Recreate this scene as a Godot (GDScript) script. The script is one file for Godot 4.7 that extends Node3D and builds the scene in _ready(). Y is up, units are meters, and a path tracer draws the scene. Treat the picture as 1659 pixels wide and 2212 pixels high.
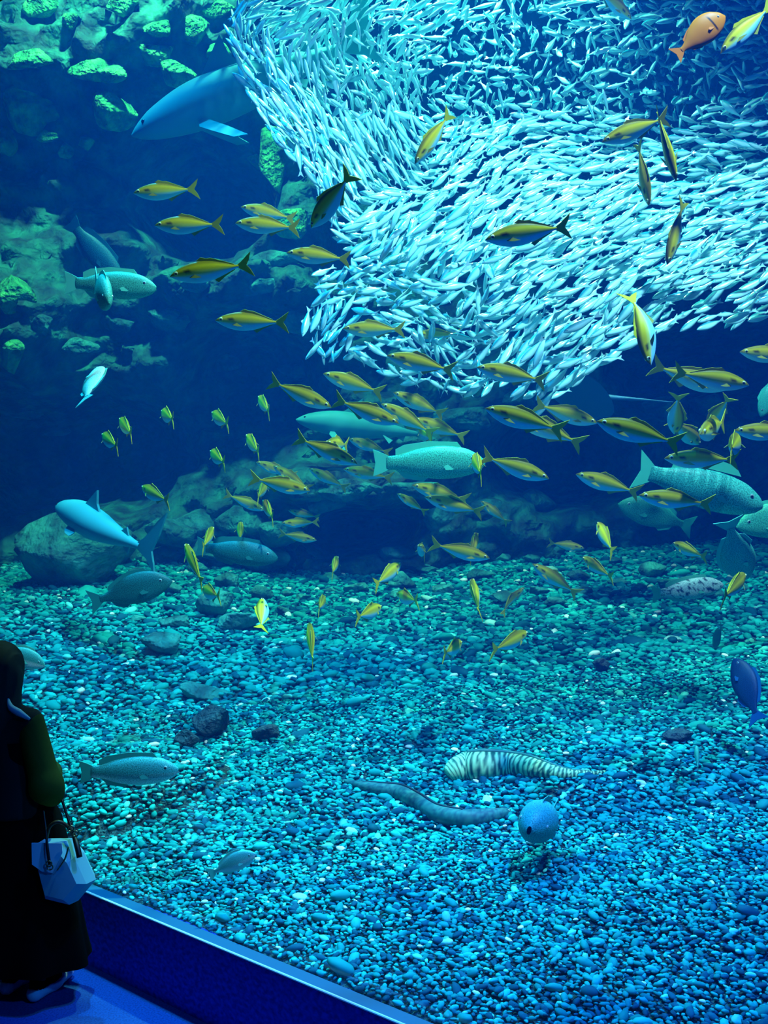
extends Node3D

# ------------------------------------------------------------------ frame
const FW := 1659.0
const FH := 2212.0
const FPX := 2125.0
const EYE := 2.19
# plan of the tank window (x, depth): a point on the sill edge, the direction along it and the direction into the tank
const GA := Vector2(-1.448, 4.774)
const GU := Vector2(0.774, -0.633)
const GN := Vector2(0.633, 0.774)
const SILL := 0.35

var rng := RandomNumberGenerator.new()
var noise := FastNoiseLite.new()
var noise2 := FastNoiseLite.new()
var taken := {}
var M := {}


func _ready() -> void:
	rng.seed = 7
	noise.seed = 3
	noise.frequency = 1.0
	noise.fractal_octaves = 4
	noise2.seed = 11
	noise2.frequency = 1.0
	noise2.fractal_type = FastNoiseLite.FRACTAL_RIDGED
	noise2.fractal_octaves = 4
	camera_and_air()
	lamps()
	materials()
	hall()
	tank_shell()
	rock_wall()
	gravel()
	boulders()
	sardines()
	scads()
	big_fish()
	visitor()


func camera_and_air() -> void:
	var c := Camera3D.new()
	c.name = "camera"
	c.position = Vector3(0, EYE, 0)
	c.fov = rad_to_deg(2.0 * atan(FH / 2.0 / FPX))
	c.near = 0.05
	c.far = 200
	add_child(c)
	c.current = true
	var e := Environment.new()
	e.background_mode = Environment.BG_COLOR
	e.background_color = Color.BLACK
	e.tonemap_mode = Environment.TONE_MAPPER_LINEAR
	e.tonemap_exposure = 1.2
	e.volumetric_fog_enabled = true
	e.volumetric_fog_density = 0.0
	e.sdfgi_enabled = true
	e.ssao_enabled = true
	e.ssil_enabled = true
	var w := WorldEnvironment.new()
	w.name = "surroundings"
	w.environment = e
	add_child(w)


# lamps hung over the water, and one added fill lamp in the hall: [x, height, depth, aim x, aim y, aim depth, half angle, colour, energy, size, label]
func lamps() -> void:
	var rows := [
		[3.0, 10.2, 2.4, 0.7, 3.4, 6.7, 26.0, Color(0.66, 0.97, 1.0), 200.0, 0.35, "round floodlight shining on the sardine school"],
		[0.4, 10.3, 8.8, 0.9, 0.9, 8.2, 33.0, Color(0.58, 1.0, 0.82), 280.0, 0.3, "round floodlight over the middle of the gravel bed"],
		[2.4, 10.2, 3.2, 1.4, 0.3, 3.3, 22.0, Color(0.0, 0.42, 1.0), 270.0, 0.3, "round blue floodlight over the gravel by the window"],
		[-2.7, 10.2, 6.9, -2.0, 0.7, 6.0, 30.0, Color(0.0, 0.76, 1.0), 230.0, 0.3, "round blue floodlight over the pebble mound"],
		[-2.4, 10.3, 8.6, -3.2, 6.2, 11.6, 46.0, Color(0.55, 1.0, 0.76), 130.0, 0.3, "round green-white floodlight grazing the upper rocks"],
	]
	for r in rows:
		flood(Vector3(r[0], r[1], -r[2]), Vector3(r[3], r[4], -r[5]), r[6], r[7], r[8], r[9], r[10])


func flood(at: Vector3, aim: Vector3, angle: float, c: Color, energy: float, size: float, label: String) -> void:
	var t := thing("floodlight", label, "lamp", "floodlights over the tank")
	t.look_at_from_position(at, aim, Vector3.RIGHT)
	var steel := mat(Color(0.1, 0.11, 0.12), 0.5)
	# housing: a tapered can opening towards -z
	var prof := [[0.05, 0.34], [0.17, 0.32], [0.2, 0.25], [0.2, -0.02], [0.185, -0.02], [0.18, 0.02]]
	part(t, "housing", lathe_z(prof, 24), steel)
	var glow := StandardMaterial3D.new()
	glow.albedo_color = Color(0.9, 0.95, 1.0)
	glow.emission_enabled = true
	glow.emission = c
	glow.emission_energy_multiplier = 3.0
	part(t, "lamp_lens", lathe_z([[0.0, 0.03], [0.1, 0.025], [0.178, 0.03]], 24), glow)
	part(t, "hanger", box_mesh(Vector3(0.03, 0.03, 0.5), Vector3(0, 0, 0.58)), steel)
	var s := SpotLight3D.new()
	s.name = "beam"
	s.light_color = c
	s.light_energy = energy
	s.light_size = size * 0.5
	s.spot_range = 40
	s.spot_attenuation = 2.0
	s.spot_angle = angle
	s.spot_angle_attenuation = 0.9
	s.shadow_enabled = true
	s.position = Vector3(0, 0, -0.06)
	t.add_child(s)


func materials() -> void:
	M.fish = vmat(0.45, 0.2)
	M.scales = vmat(0.5, 0.3)
	M.scales.albedo_texture = noise_tex([Color(0.5, 0.55, 0.55), Color(0.8, 0.85, 0.85), Color(1, 1, 1)], 0.05, 41)
	M.scales.uv1_triplanar = true
	M.scales.uv1_scale = Vector3.ONE * 3.0
	M.silver = vmat(0.22, 0.75)
	M.fin = vmat(0.6, 0.2)
	M.fin.backlight_enabled = true
	M.fin.backlight = Color(0.35, 0.35, 0.35)
	M.eye = vmat(0.15, 0.6)
	M.rock = rockmat([Color(0.03, 0.24, 0.26), Color(0.1, 0.46, 0.44), Color(0.2, 0.62, 0.55)], 0.45, 5)
	M.green_lit = rockmat([Color(0.05, 0.36, 0.2), Color(0.15, 0.62, 0.34), Color(0.38, 0.8, 0.42)], 0.8, 6)  # lamp green put into the rock colour, mottled like algae
	M.wall = rockmat([Color(0.02, 0.16, 0.16), Color(0.06, 0.36, 0.32), Color(0.14, 0.54, 0.42)], 0.35, 9)
	M.pebble = vmat(0.7, 0.2)
	M.pebble.vertex_color_use_as_albedo = true


# ------------------------------------------------------------------ helpers
func P(px: float, py: float, d: float) -> Vector3:
	return Vector3((px - FW / 2.0) / FPX * d, EYE - (py - FH / 2.0) / FPX * d, -d)


func numbered(called: String) -> String:
	var n: int = taken.get(called, 0)
	taken[called] = n + 1
	return called if n == 0 else "%s_%03d" % [called, n]


func thing(called: String, label: String, category: String, group := "") -> Node3D:
	var o := Node3D.new()
	o.name = numbered(called)
	add_child(o)
	tag(o, label, category, group)
	return o


func tag(o: Node, label: String, category: String, group := "", kind := "") -> void:
	if label != "":
		o.set_meta("label", label)
	if category != "":
		o.set_meta("category", category)
	if group != "":
		o.set_meta("group", group)
	if kind != "":
		o.set_meta("kind", kind)


func part(parent: Node, called: String, mesh: Mesh, m: Material) -> MeshInstance3D:
	var o := MeshInstance3D.new()
	o.name = called
	o.mesh = mesh
	o.material_override = m
	parent.add_child(o, true)
	return o


func single(called: String, mesh: Mesh, m: Material, label: String, category: String, group := "", kind := "") -> MeshInstance3D:
	var o := MeshInstance3D.new()
	o.name = numbered(called)
	o.mesh = mesh
	o.material_override = m
	add_child(o)
	tag(o, label, category, group, kind)
	return o


func mat(c: Color, rough := 0.7, metal := 0.0) -> StandardMaterial3D:
	var m := StandardMaterial3D.new()
	m.albedo_color = c
	m.roughness = rough
	m.metallic = metal
	return m


func vmat(rough: float, spec: float) -> StandardMaterial3D:
	var m := mat(Color.WHITE, rough)
	m.vertex_color_use_as_albedo = true
	m.metallic_specular = spec
	return m


func noise_tex(cols: Array, freq: float, sd: int, size := 512) -> NoiseTexture2D:
	var n := FastNoiseLite.new()
	n.seed = sd
	n.frequency = freq
	n.fractal_octaves = 5
	var g := Gradient.new()
	g.offsets = PackedFloat32Array([0.25, 0.5, 0.75])
	g.colors = PackedColorArray(cols)
	var t := NoiseTexture2D.new()
	t.width = size
	t.height = size
	t.seamless = true
	t.noise = n
	t.color_ramp = g
	return t


func rockmat(cols: Array, scale: float, sd: int) -> StandardMaterial3D:
	var m := mat(Color.WHITE, 0.85)
	m.albedo_texture = noise_tex(cols, 0.012, sd)
	m.uv1_triplanar = true
	m.uv1_world_triplanar = true
	m.uv1_scale = Vector3.ONE * scale
	m.heightmap_enabled = true
	m.heightmap_scale = 4.0
	m.heightmap_texture = noise_tex([Color.BLACK, Color(0.5, 0.5, 0.5), Color.WHITE], 0.03, sd + 20)
	return m


func commit(v: PackedVector3Array, idx: PackedInt32Array, col := PackedColorArray(), flat := false, uv := PackedVector2Array()) -> ArrayMesh:
	if flat:
		var v2 := PackedVector3Array()
		var c2 := PackedColorArray()
		var u2 := PackedVector2Array()
		var i2 := PackedInt32Array()
		for i in idx:
			i2.append(v2.size())
			v2.append(v[i])
			if col.size():
				c2.append(col[i])
			if uv.size():
				u2.append(uv[i])
		v = v2
		col = c2
		idx = i2
		uv = u2
	var n := PackedVector3Array()
	n.resize(v.size())
	for k in range(0, idx.size(), 3):
		var a := idx[k]
		var b := idx[k + 1]
		var c := idx[k + 2]
		var f := (v[c] - v[a]).cross(v[b] - v[a])
		n[a] += f
		n[b] += f
		n[c] += f
	for i in n.size():
		n[i] = n[i].normalized() if n[i].length_squared() > 1e-18 else Vector3.UP
	var arr := []
	arr.resize(Mesh.ARRAY_MAX)
	arr[Mesh.ARRAY_VERTEX] = v
	arr[Mesh.ARRAY_NORMAL] = n
	arr[Mesh.ARRAY_INDEX] = idx
	if col.size():
		arr[Mesh.ARRAY_COLOR] = col
	if uv.size():
		arr[Mesh.ARRAY_TEX_UV] = uv
	var m := ArrayMesh.new()
	m.add_surface_from_arrays(Mesh.PRIMITIVE_TRIANGLES, arr)
	return m


# quad grid of rows x cols points, wound so that the normal is (along rows) x (along cols); wraps in cols when asked
func grid_idx(rows: int, cols: int, wrap: bool, flip := false) -> PackedInt32Array:
	var idx := PackedInt32Array()
	for r in rows - 1:
		for c in (cols if wrap else cols - 1):
			var a := r * cols + c
			var b := r * cols + (c + 1) % cols
			var d := a + cols
			var e := b + cols
			if flip:
				idx.append_array([a, b, e, a, e, d])
			else:
				idx.append_array([a, e, b, a, d, e])
	return idx


func box_mesh(size: Vector3, at := Vector3.ZERO, bevel := 0.0) -> ArrayMesh:
	var b: float = minf(bevel, minf(size.x, minf(size.y, size.z)) * 0.45)
	var h := size / 2.0
	var poly := PackedVector2Array()
	if b > 0:
		poly = PackedVector2Array([Vector2(-h.x + b, -h.y), Vector2(h.x - b, -h.y), Vector2(h.x, -h.y + b), Vector2(h.x, h.y - b), Vector2(h.x - b, h.y), Vector2(-h.x + b, h.y), Vector2(-h.x, h.y - b), Vector2(-h.x, -h.y + b)])
	else:
		poly = PackedVector2Array([Vector2(-h.x, -h.y), Vector2(h.x, -h.y), Vector2(h.x, h.y), Vector2(-h.x, h.y)])
	return slab(poly, size.z, at, Color.WHITE)


# extruded outline in the xy plane (counterclockwise or not), flat shaded
func slab(poly: PackedVector2Array, thick: float, at := Vector3.ZERO, c := Color.WHITE) -> ArrayMesh:
	if Geometry2D.is_polygon_clockwise(poly):
		poly.reverse()
	var tri := Geometry2D.triangulate_polygon(poly)
	var v := PackedVector3Array()
	var idx := PackedInt32Array()
	var col := PackedColorArray()
	var n := poly.size()
	for s in [1.0, -1.0]:
		for p in poly:
			v.append(Vector3(p.x, p.y, s * thick / 2.0) + at)
			col.append(c)
	for k in range(0, tri.size(), 3):
		var a := tri[k]
		var b := tri[k + 1]
		var d := tri[k + 2]
		if (poly[b] - poly[a]).cross(poly[d] - poly[a]) > 0:
			var sw := b
			b = d
			d = sw
		idx.append_array([a, b, d, n + a, n + d, n + b])
	for i in n:
		var j := (i + 1) % n
		idx.append_array([i, j, n + j, i, n + j, n + i])
	return commit(v, idx, col, true)


func lathe_z(prof: Array, n: int) -> ArrayMesh:
	var v := PackedVector3Array()
	for p in prof:
		for k in n:
			var a := TAU * k / n
			v.append(Vector3(cos(a) * p[0], sin(a) * p[0], p[1]))
	return commit(v, grid_idx(prof.size(), n, true))


func wall_box(called: String, x0: float, x1: float, y0: float, y1: float, d0: float, d1: float, m: Material) -> MeshInstance3D:
	var o := single(called, box_mesh(Vector3(x1 - x0, y1 - y0, d1 - d0)), m, "", "", "", "structure")
	o.position = Vector3((x0 + x1) / 2, (y0 + y1) / 2, -(d0 + d1) / 2)
	return o


func plan_slab(called: String, plan: Array, y0: float, y1: float, m: Material) -> MeshInstance3D:
	var poly := PackedVector2Array(plan)
	var o := single(called, slab(poly, y1 - y0), m, "", "", "", "structure")
	o.transform = Transform3D(Basis(Vector3.RIGHT, -PI / 2), Vector3(0, (y0 + y1) / 2, 0))
	return o


# a box standing along the window: from s0 to s1 along GU (0 at GA), from n0 to n1 across (positive into the tank)
func along(called: String, s0: float, s1: float, n0: float, n1: float, y0: float, y1: float, m: Material, bevel := 0.0) -> MeshInstance3D:
	var o := MeshInstance3D.new()
	o.name = called
	o.mesh = box_mesh(Vector3(n1 - n0, y1 - y0, s1 - s0), Vector3.ZERO, bevel)
	o.material_override = m
	var mid := GA + GU * (s0 + s1) / 2.0 + GN * (n0 + n1) / 2.0
	o.transform = Transform3D(Basis(Vector3(GN.x, 0, -GN.y), Vector3.UP, Vector3(GN.x, 0, -GN.y).cross(Vector3.UP)), Vector3(mid.x, (y0 + y1) / 2, -mid.y))
	return o


func into(x: float, d: float) -> float:
	return (Vector2(x, d) - GA).dot(GN)


# ------------------------------------------------------------------ hall
func hall() -> void:
	var carpet := mat(Color(0.02, 0.31, 0.62), 0.95)
	carpet.albedo_texture = noise_tex([Color(0.75, 0.75, 0.8), Color(0.9, 0.9, 0.95), Color(1, 1, 1)], 0.08, 31)
	carpet.uv1_triplanar = true
	carpet.uv1_world_triplanar = true
	carpet.uv1_scale = Vector3.ONE * 2.0
	var felt := mat(Color(0.02, 0.26, 0.82), 0.95)
	felt.albedo_texture = noise_tex([Color(0.6, 0.6, 0.7), Color(0.85, 0.85, 0.9), Color(1, 1, 1)], 0.05, 33)
	felt.uv1_triplanar = true
	felt.uv1_world_triplanar = true
	felt.uv1_scale = Vector3.ONE * 1.5
	var dark := mat(Color(0.05, 0.05, 0.09), 0.9)
	var g0 := GA - GU * ((GA.x + 3.7) / GU.x) + GN * 0.1
	var g1 := GA + GU * ((3.8 - GA.x) / GU.x) + GN * 0.1
	var plan := [Vector2(-3.7, -3.2), Vector2(3.8, -3.2), Vector2(3.8, g1.y), g1, g0, Vector2(-3.7, g0.y)]
	plan_slab("floor", plan, -0.2, 0.0, carpet)
	plan_slab("ceiling", plan, 5.2, 5.4, dark)
	wall_box("wall_side_hall", -3.9, -3.7, -0.2, 5.5, -3.2, 6.7, dark)
	wall_box("wall_side_hall", 3.8, 4.0, -0.2, 5.5, -3.2, 0.6, dark)
	wall_box("wall_back_hall", -3.9, 4.0, -0.2, 5.5, -3.4, -3.2, dark)
	# low wall below the window, its ledge and trim
	var w := Node3D.new()
	w.name = "wall_window"
	add_child(w)
	tag(w, "low dark blue wall with a pale edged ledge below the tank window", "", "", "structure")
	var lowwall := along("wall_panel", -3.0, 6.8, 0.0, 0.28, 0.0, SILL - 0.012, felt)
	w.add_child(lowwall)
	var ledge := along("ledge", -3.0, 6.8, 0.002, 0.075, SILL - 0.012, SILL, mat(Color(0.0, 0.42, 0.58), 0.5), 0.003)
	w.add_child(ledge)
	var edge := along("edge_trim", -3.0, 6.8, -0.006, 0.006, SILL - 0.007, SILL + 0.003, mat(Color(0.97, 0.98, 0.98), 0.35), 0.003)
	w.add_child(edge)
	var header := along("header", -3.0, 6.8, 0.0, 0.28, 5.2, 11.2, dark)
	w.add_child(header)
	# acrylic pane
	var g := StandardMaterial3D.new()
	g.albedo_color = Color(0.8, 0.95, 1.0, 0.03)
	g.roughness = 0.02
	g.metallic_specular = 0.35
	g.transparency = BaseMaterial3D.TRANSPARENCY_ALPHA
	var pane := along("window_1", -3.0, 6.8, 0.075, 0.08, SILL - 0.02, 5.22, g)
	add_child(pane)
	tag(pane, "large clear acrylic window of the aquarium tank", "", "", "structure")
	# added unseen lamp, standing in for the blue tank glow in the hall
	var t := thing("added_hall_lamp", "added blue lamp standing in for the tank glow in the hall", "lamp")
	t.look_at_from_position(Vector3(2.5, 5.0, 0.2), Vector3(-0.9, 0.0, -4.1), Vector3.RIGHT)
	part(t, "housing", lathe_z([[0.02, 0.2], [0.1, 0.2], [0.13, 0.1], [0.13, -0.02], [0.12, -0.02], [0.115, 0.02]], 24), mat(Color(0.08, 0.08, 0.09), 0.5))
	var glow := mat(Color(0.6, 0.7, 1.0))
	glow.emission_enabled = true
	glow.emission = Color(0.15, 0.5, 1.0)
	glow.emission_energy_multiplier = 2.0
	part(t, "lamp_lens", lathe_z([[0.0, 0.025], [0.114, 0.025]], 24), glow)
	var s := SpotLight3D.new()
	s.name = "beam"
	s.light_color = Color(0.08, 0.5, 1.0)
	s.light_energy = 9.0
	s.light_size = 0.12
	s.spot_angle = 40
	s.spot_angle_attenuation = 0.8
	s.spot_range = 20
	s.spot_attenuation = 2.0
	s.shadow_enabled = true
	s.position = Vector3(0, 0, -0.04)
	t.add_child(s)


func tank_shell() -> void:
	var c := mat(Color(0.06, 0.2, 0.28), 0.9)
	wall_box("wall_side_tank", -7.2, -7.0, -0.5, 11.2, 6.3, 15.4, c)
	wall_box("wall_side_tank", 7.6, 7.8, -0.5, 11.2, 0.2, 15.4, c)
	wall_box("wall_back_tank", -7.2, 7.8, -0.5, 11.2, 15.2, 15.4, c)
	wall_box("wall_front_tank", -7.2, -3.9, -0.5, 11.2, 6.7, 6.9, c)
	wall_box("wall_front_tank", 3.8, 7.8, -0.5, 11.2, 0.0, 0.2, c)
	wall_box("ceiling_tank", -7.2, 7.8, 11.0, 11.2, 0.0, 15.4, c)
	# the water itself
	var f := FogVolume.new()
	f.name = "water"
	f.shape = RenderingServer.FOG_VOLUME_SHAPE_BOX
	var fm := FogMaterial.new()
	fm.density = 0.045
	fm.albedo = Color(0.01, 0.36, 0.78)
	f.material = fm
	var n0 := 0.085
	var n1 := 15.0
	f.size = Vector3(n1 - n0, 9.6, 26.0)
	var mid := GA + GU * 2.0 + GN * (n0 + n1) / 2.0
	f.transform = Transform3D(Basis(Vector3(GN.x, 0, -GN.y), Vector3.UP, Vector3(GN.x, 0, -GN.y).cross(Vector3.UP)), Vector3(mid.x, 4.8, -mid.y))
	add_child(f)
	tag(f, "blue hazy water filling the aquarium tank", "water", "", "stuff")


# ------------------------------------------------------------------ rock
func wall_depth(x: float, y: float) -> float:
	var d := 12.6
	# [px, py, rx, ry, amount]: caves push back, buttresses come forward
	for f in [[420, 410, 150, 130, 2.3], [120, 970, 280, 130, 2.2], [770, 1150, 120, 45, 1.5], [1250, 980, 170, 110, 2.2], [540, 820, 160, 110, 1.5], [1540, 780, 220, 70, 1.6],
			[640, 400, 75, 190, -0.9], [150, 120, 420, 170, -1.1], [760, 1050, 220, 45, -0.9], [560, 640, 260, 60, -0.7], [60, 720, 110, 180, -0.8], [330, 330, 60, 60, -0.2], [1000, 300, 500, 400, 1.0]]:
		var cx: float = (f[0] - FW / 2) / FPX * 12.5
		var cy: float = EYE - (f[1] - FH / 2) / FPX * 12.5
		var rx: float = f[2] / FPX * 12.5
		var ry: float = f[3] / FPX * 12.5
		var q := pow((x - cx) / rx, 2) + pow((y - cy) / ry, 2)
		d += f[4] * exp(-q * q)
	d -= 0.55 * noise2.get_noise_2d(x * 0.28, y * 0.42)
	d -= 0.32 * noise2.get_noise_2d(x * 0.9 + 40, y * 1.3)
	d -= 0.12 * noise.get_noise_2d(x * 3.0, y * 3.6)
	return d


func rock_wall() -> void:
	var w := Node3D.new()
	w.name = "wall_back"
	add_child(w)
	tag(w, "craggy rock wall with dark caves behind the fish", "", "", "structure")
	var v := PackedVector3Array()
	var nx := 190
	var ny := 150
	for j in ny:
		for i in nx:
			var x := -7.0 + 14.6 * i / (nx - 1)
			var y := -0.3 + 11.3 * j / (ny - 1)
			v.append(Vector3(x, y, -wall_depth(x, y)))
	part(w, "rock_face", commit(v, grid_idx(ny, nx, false)), M.wall)
	# separate rocks lodged in the face: [px, py, width px, height px, green-lit colour]
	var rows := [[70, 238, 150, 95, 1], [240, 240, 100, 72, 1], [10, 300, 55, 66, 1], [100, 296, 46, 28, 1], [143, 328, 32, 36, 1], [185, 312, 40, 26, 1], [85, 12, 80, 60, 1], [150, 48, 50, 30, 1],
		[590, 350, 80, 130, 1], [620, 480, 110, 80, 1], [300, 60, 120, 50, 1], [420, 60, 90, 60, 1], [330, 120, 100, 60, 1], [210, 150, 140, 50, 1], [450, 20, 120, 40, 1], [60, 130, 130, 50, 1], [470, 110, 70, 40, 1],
		[30, 640, 90, 80, 1], [20, 770, 70, 70, 1], [90, 700, 60, 50, 0], [380, 690, 150, 50, 0], [460, 780, 120, 60, 0], [560, 620, 120, 40, 0], [600, 560, 110, 36, 0], [650, 700, 110, 60, 0], [430, 610, 70, 40, 0],
		[640, 800, 90, 50, 0], [880, 1060, 150, 50, 0], [760, 1060, 130, 50, 0], [820, 1130, 90, 34, 0], [960, 1120, 120, 60, 0], [1040, 1100, 120, 60, 0], [700, 1090, 90, 40, 0], [1150, 1080, 100, 50, 0], [1000, 900, 140, 60, 0],
		[1120, 860, 80, 50, 0], [1440, 880, 110, 70, 0], [1540, 880, 110, 70, 0], [1600, 800, 110, 60, 0], [1380, 770, 80, 50, 0], [1480, 1110, 110, 60, 0], [70, 890, 90, 30, 0], [120, 930, 70, 24, 0], [250, 700, 90, 40, 0],
		[360, 1150, 120, 70, 0], [430, 1130, 130, 60, 0], [520, 1120, 120, 60, 0], [600, 1150, 110, 60, 0], [450, 1190, 140, 60, 0], [330, 1220, 150, 70, 0], [560, 1200, 120, 60, 0], [250, 1180, 130, 80, 0], [700, 1230, 120, 50, 0], [860, 1195, 110, 40, 0], [400, 1245, 130, 60, 0], [500, 1250, 120, 56, 0],
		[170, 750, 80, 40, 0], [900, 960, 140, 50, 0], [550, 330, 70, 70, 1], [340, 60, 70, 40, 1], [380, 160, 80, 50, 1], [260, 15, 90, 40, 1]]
	for r in rows:
		var p := P(r[0], r[1], 12.5)
		for it in 3:
			var dd := wall_depth(p.x, p.y)
			p = P(r[0], r[1], dd - 0.12)
		var d := -p.z
		var o := part(w, "rock", rock_mesh(rng.randi() % 9), M.green_lit if r[4] else M.rock)
		var sx: float = r[2] / FPX * d / 2.0 * 1.12
		var sy: float = r[3] / FPX * d / 2.0 * 1.15
		o.transform = Transform3D(Basis.from_euler(Vector3(rng.randf_range(-0.2, 0.2), rng.randf_range(-0.4, 0.4), rng.randf_range(-0.15, 0.15))) * Basis.from_scale(Vector3(sx, sy, minf(sx, sy) * 1.1)), p)


var rocks := {}
func rock_mesh(k: int) -> ArrayMesh:
	if rocks.has(k):
		return rocks[k]
	var r := RandomNumberGenerator.new()
	r.seed = 100 + k
	var planes := []
	for i in 13:
		var n := Vector3(r.randfn(), r.randfn(), r.randfn()).normalized()
		planes.append([n, r.randf_range(0.5, 0.85)])
	var n := 9
	var v := PackedVector3Array()
	var idx := PackedInt32Array()
	for ax in 3:
		for s in [1.0, -1.0]:
			var base := v.size()
			for i in n:
				for j in n:
					var a: float = tan((2.0 * i / (n - 1) - 1.0) * PI / 4)
					var b: float = tan((2.0 * j / (n - 1) - 1.0) * PI / 4)
					var q := Vector3.ZERO
					q[ax] = s
					q[(ax + 1) % 3] = a * s
					q[(ax + 2) % 3] = b
					q = q.normalized()
					var rad := 1.05
					for pl in planes:
						var c: float = q.dot(pl[0])
						if c > 0.05:
							rad = minf(rad, pl[1] / c)
					rad += 0.06 * noise.get_noise_3dv(q * 1.6 + Vector3.ONE * k * 7.0)
					v.append(q * rad)
			for i in n - 1:
				for j in n - 1:
					var p0 := base + i * n + j
					idx.append_array([p0, p0 + n + 1, p0 + n, p0, p0 + 1, p0 + n + 1])
	rocks[k] = commit(v, idx)
	return rocks[k]


func ground(x: float, d: float) -> float:
	var s := maxf(into(x, d), 0.0)
	var m := Vector2(x + 1.75, (d - 6.1)).length() / 0.75
	return 0.335 + 0.16 * s + 0.2 * sqrt(maxf(0.0, 1.0 - m * m)) + 0.55 * smoothstep(6.5, 10.5, d) * smoothstep(0.0, 4.0, -x) + 0.05 * noise.get_noise_2d(x * 0.5, d * 0.5) * minf(s, 1.0) + 0.025 * noise.get_noise_2d(x * 1.7 + 9, d * 1.7) * minf(s, 1.0)


func ground_hit(px: float, py: float) -> float:
	var d := 2.4
	while d < 14.0:
		var p := P(px, py, d)
		if p.y < ground(p.x, d) and into(p.x, d) > 0.0:
			return d
		d += 0.02
	return 14.0


func pebble_mesh(k: int, n := 5) -> ArrayMesh:
	var r := RandomNumberGenerator.new()
	r.seed = 900 + k
	var f := FastNoiseLite.new()
	f.seed = k
	f.frequency = 0.9
	var v := PackedVector3Array()
	var rings := n
	var seg := n + 3
	for i in rings + 1:
		var th := PI * i / rings
		for j in seg:
			var ph := TAU * j / seg
			var q := Vector3(sin(th) * cos(ph), cos(th), sin(th) * sin(ph))
			var rad := 1.0 + 0.28 * f.get_noise_3dv(q * 1.3)
			v.append(q * rad * Vector3(1.15, 0.5, 0.72))
	return commit(v, grid_idx(rings + 1, seg, true, true))


func gravel() -> void:
	var bed := Node3D.new()
	bed.name = "gravel_bed"
	add_child(bed)
	tag(bed, "sloping bed of grey-green pebbles on the tank bottom", "", "", "structure")
	var v := PackedVector3Array()
	var nx := 150
	var nd := 130
	for j in nd:
		for i in nx:
			var s := 0.083 + 13.5 * pow(float(j) / (nd - 1), 1.3)
			var u := -9.5 + 21.0 * i / (nx - 1)
			var q := GA + GU * u + GN * s
			v.append(Vector3(q.x, ground(q.x, q.y) - 0.012, -q.y))
	var sandm := rockmat([Color(0.05, 0.16, 0.18), Color(0.12, 0.3, 0.32), Color(0.2, 0.42, 0.42)], 2.5, 15)
	part(bed, "bed_surface", commit(v, grid_idx(nd, nx, false)), sandm)
	var variants := []
	for k in 6:
		variants.append(pebble_mesh(k))
	var list := []
	var bands := [[2.2, 5.0, 0.021, 0.0125], [5.0, 7.6, 0.029, 0.0175], [7.6, 13.2, 0.047, 0.03]]
	for b in bands:
		var d: float = b[0]
		while d < b[1]:
			var half := 0.39 * d + 0.7
			var x := -half
			while x < half:
				var xx: float = x + rng.randf_range(-0.5, 0.5) * b[2]
				var dd: float = d + rng.randf_range(-0.5, 0.5) * b[2]
				x += b[2]
				if into(xx, dd) < 0.09 or dd > 9.5 and dd > wall_depth(xx, ground(xx, dd)) + 0.2:
					continue
				var size: float = b[3] * exp(rng.randfn() * 0.3)
				if rng.randf() < 0.012:
					size *= 2.0
				var y := ground(xx, dd) + size * rng.randf_range(-0.1, 0.35)
				var bs := Basis.from_euler(Vector3(rng.randf_range(-0.45, 0.45), rng.randf() * TAU, rng.randf_range(-0.45, 0.45))).scaled_local(Vector3.ONE * size)
				var tone := rng.randf()
				var c := Color(0.002, 0.29, 0.26)
				if tone < 0.32:
					c = Color(0.001, 0.09, 0.13)
				elif tone < 0.72:
					c = Color(0.002, 0.29, 0.26)
				elif tone < 0.95:
					c = Color(0.01, 0.4, 0.35)
				elif tone < 0.991:
					c = Color(0.12, 0.62, 0.52)
				else:
					c = Color(0.95, 0.95, 0.85)
				c = c * rng.randf_range(0.75, 1.25)
				c.a = 1.0
				list.append([Transform3D(bs, Vector3(xx, y, -dd)), c, size / Vector3(xx, y - EYE, dd).length() if absf(xx) < 0.385 * dd and (EYE - y) / dd < 0.515 else 0.0, rng.randi() % 6])
			d += b[2]
	list.sort_custom(func(a, c): return a[2] > c[2])
	var tints := []
	for q in [Color(0.001, 0.09, 0.13), Color(0.002, 0.29, 0.26), Color(0.01, 0.4, 0.35), Color(0.4, 0.75, 0.62)]:
		tints.append(pebble_mat(q))
	for i in 300:
		var e: Array = list[i]
		var best := 0
		for t in 4:
			if absf([0.09, 0.26, 0.44, 0.75][t] - e[1].g) < absf([0.09, 0.26, 0.44, 0.75][best] - e[1].g):
				best = t
		var o := part(bed, "pebble", variants[e[3]], tints[best])
		o.transform = e[0]
	for k in 6:
		var sel := []
		for i in range(300, list.size()):
			if list[i][3] == k:
				sel.append(list[i])
		var mm := MultiMesh.new()
		mm.transform_format = MultiMesh.TRANSFORM_3D
		mm.use_colors = true
		mm.mesh = variants[k]
		mm.instance_count = sel.size()
		for i in sel.size():
			mm.set_instance_transform(i, sel[i][0])
			mm.set_instance_color(i, sel[i][1])
		var mi := MultiMeshInstance3D.new()
		mi.name = "gravel"
		mi.multimesh = mm
		mi.material_override = M.pebble
		bed.add_child(mi, true)
		tag(mi, "small mixed pebbles", "", "", "stuff")


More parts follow.
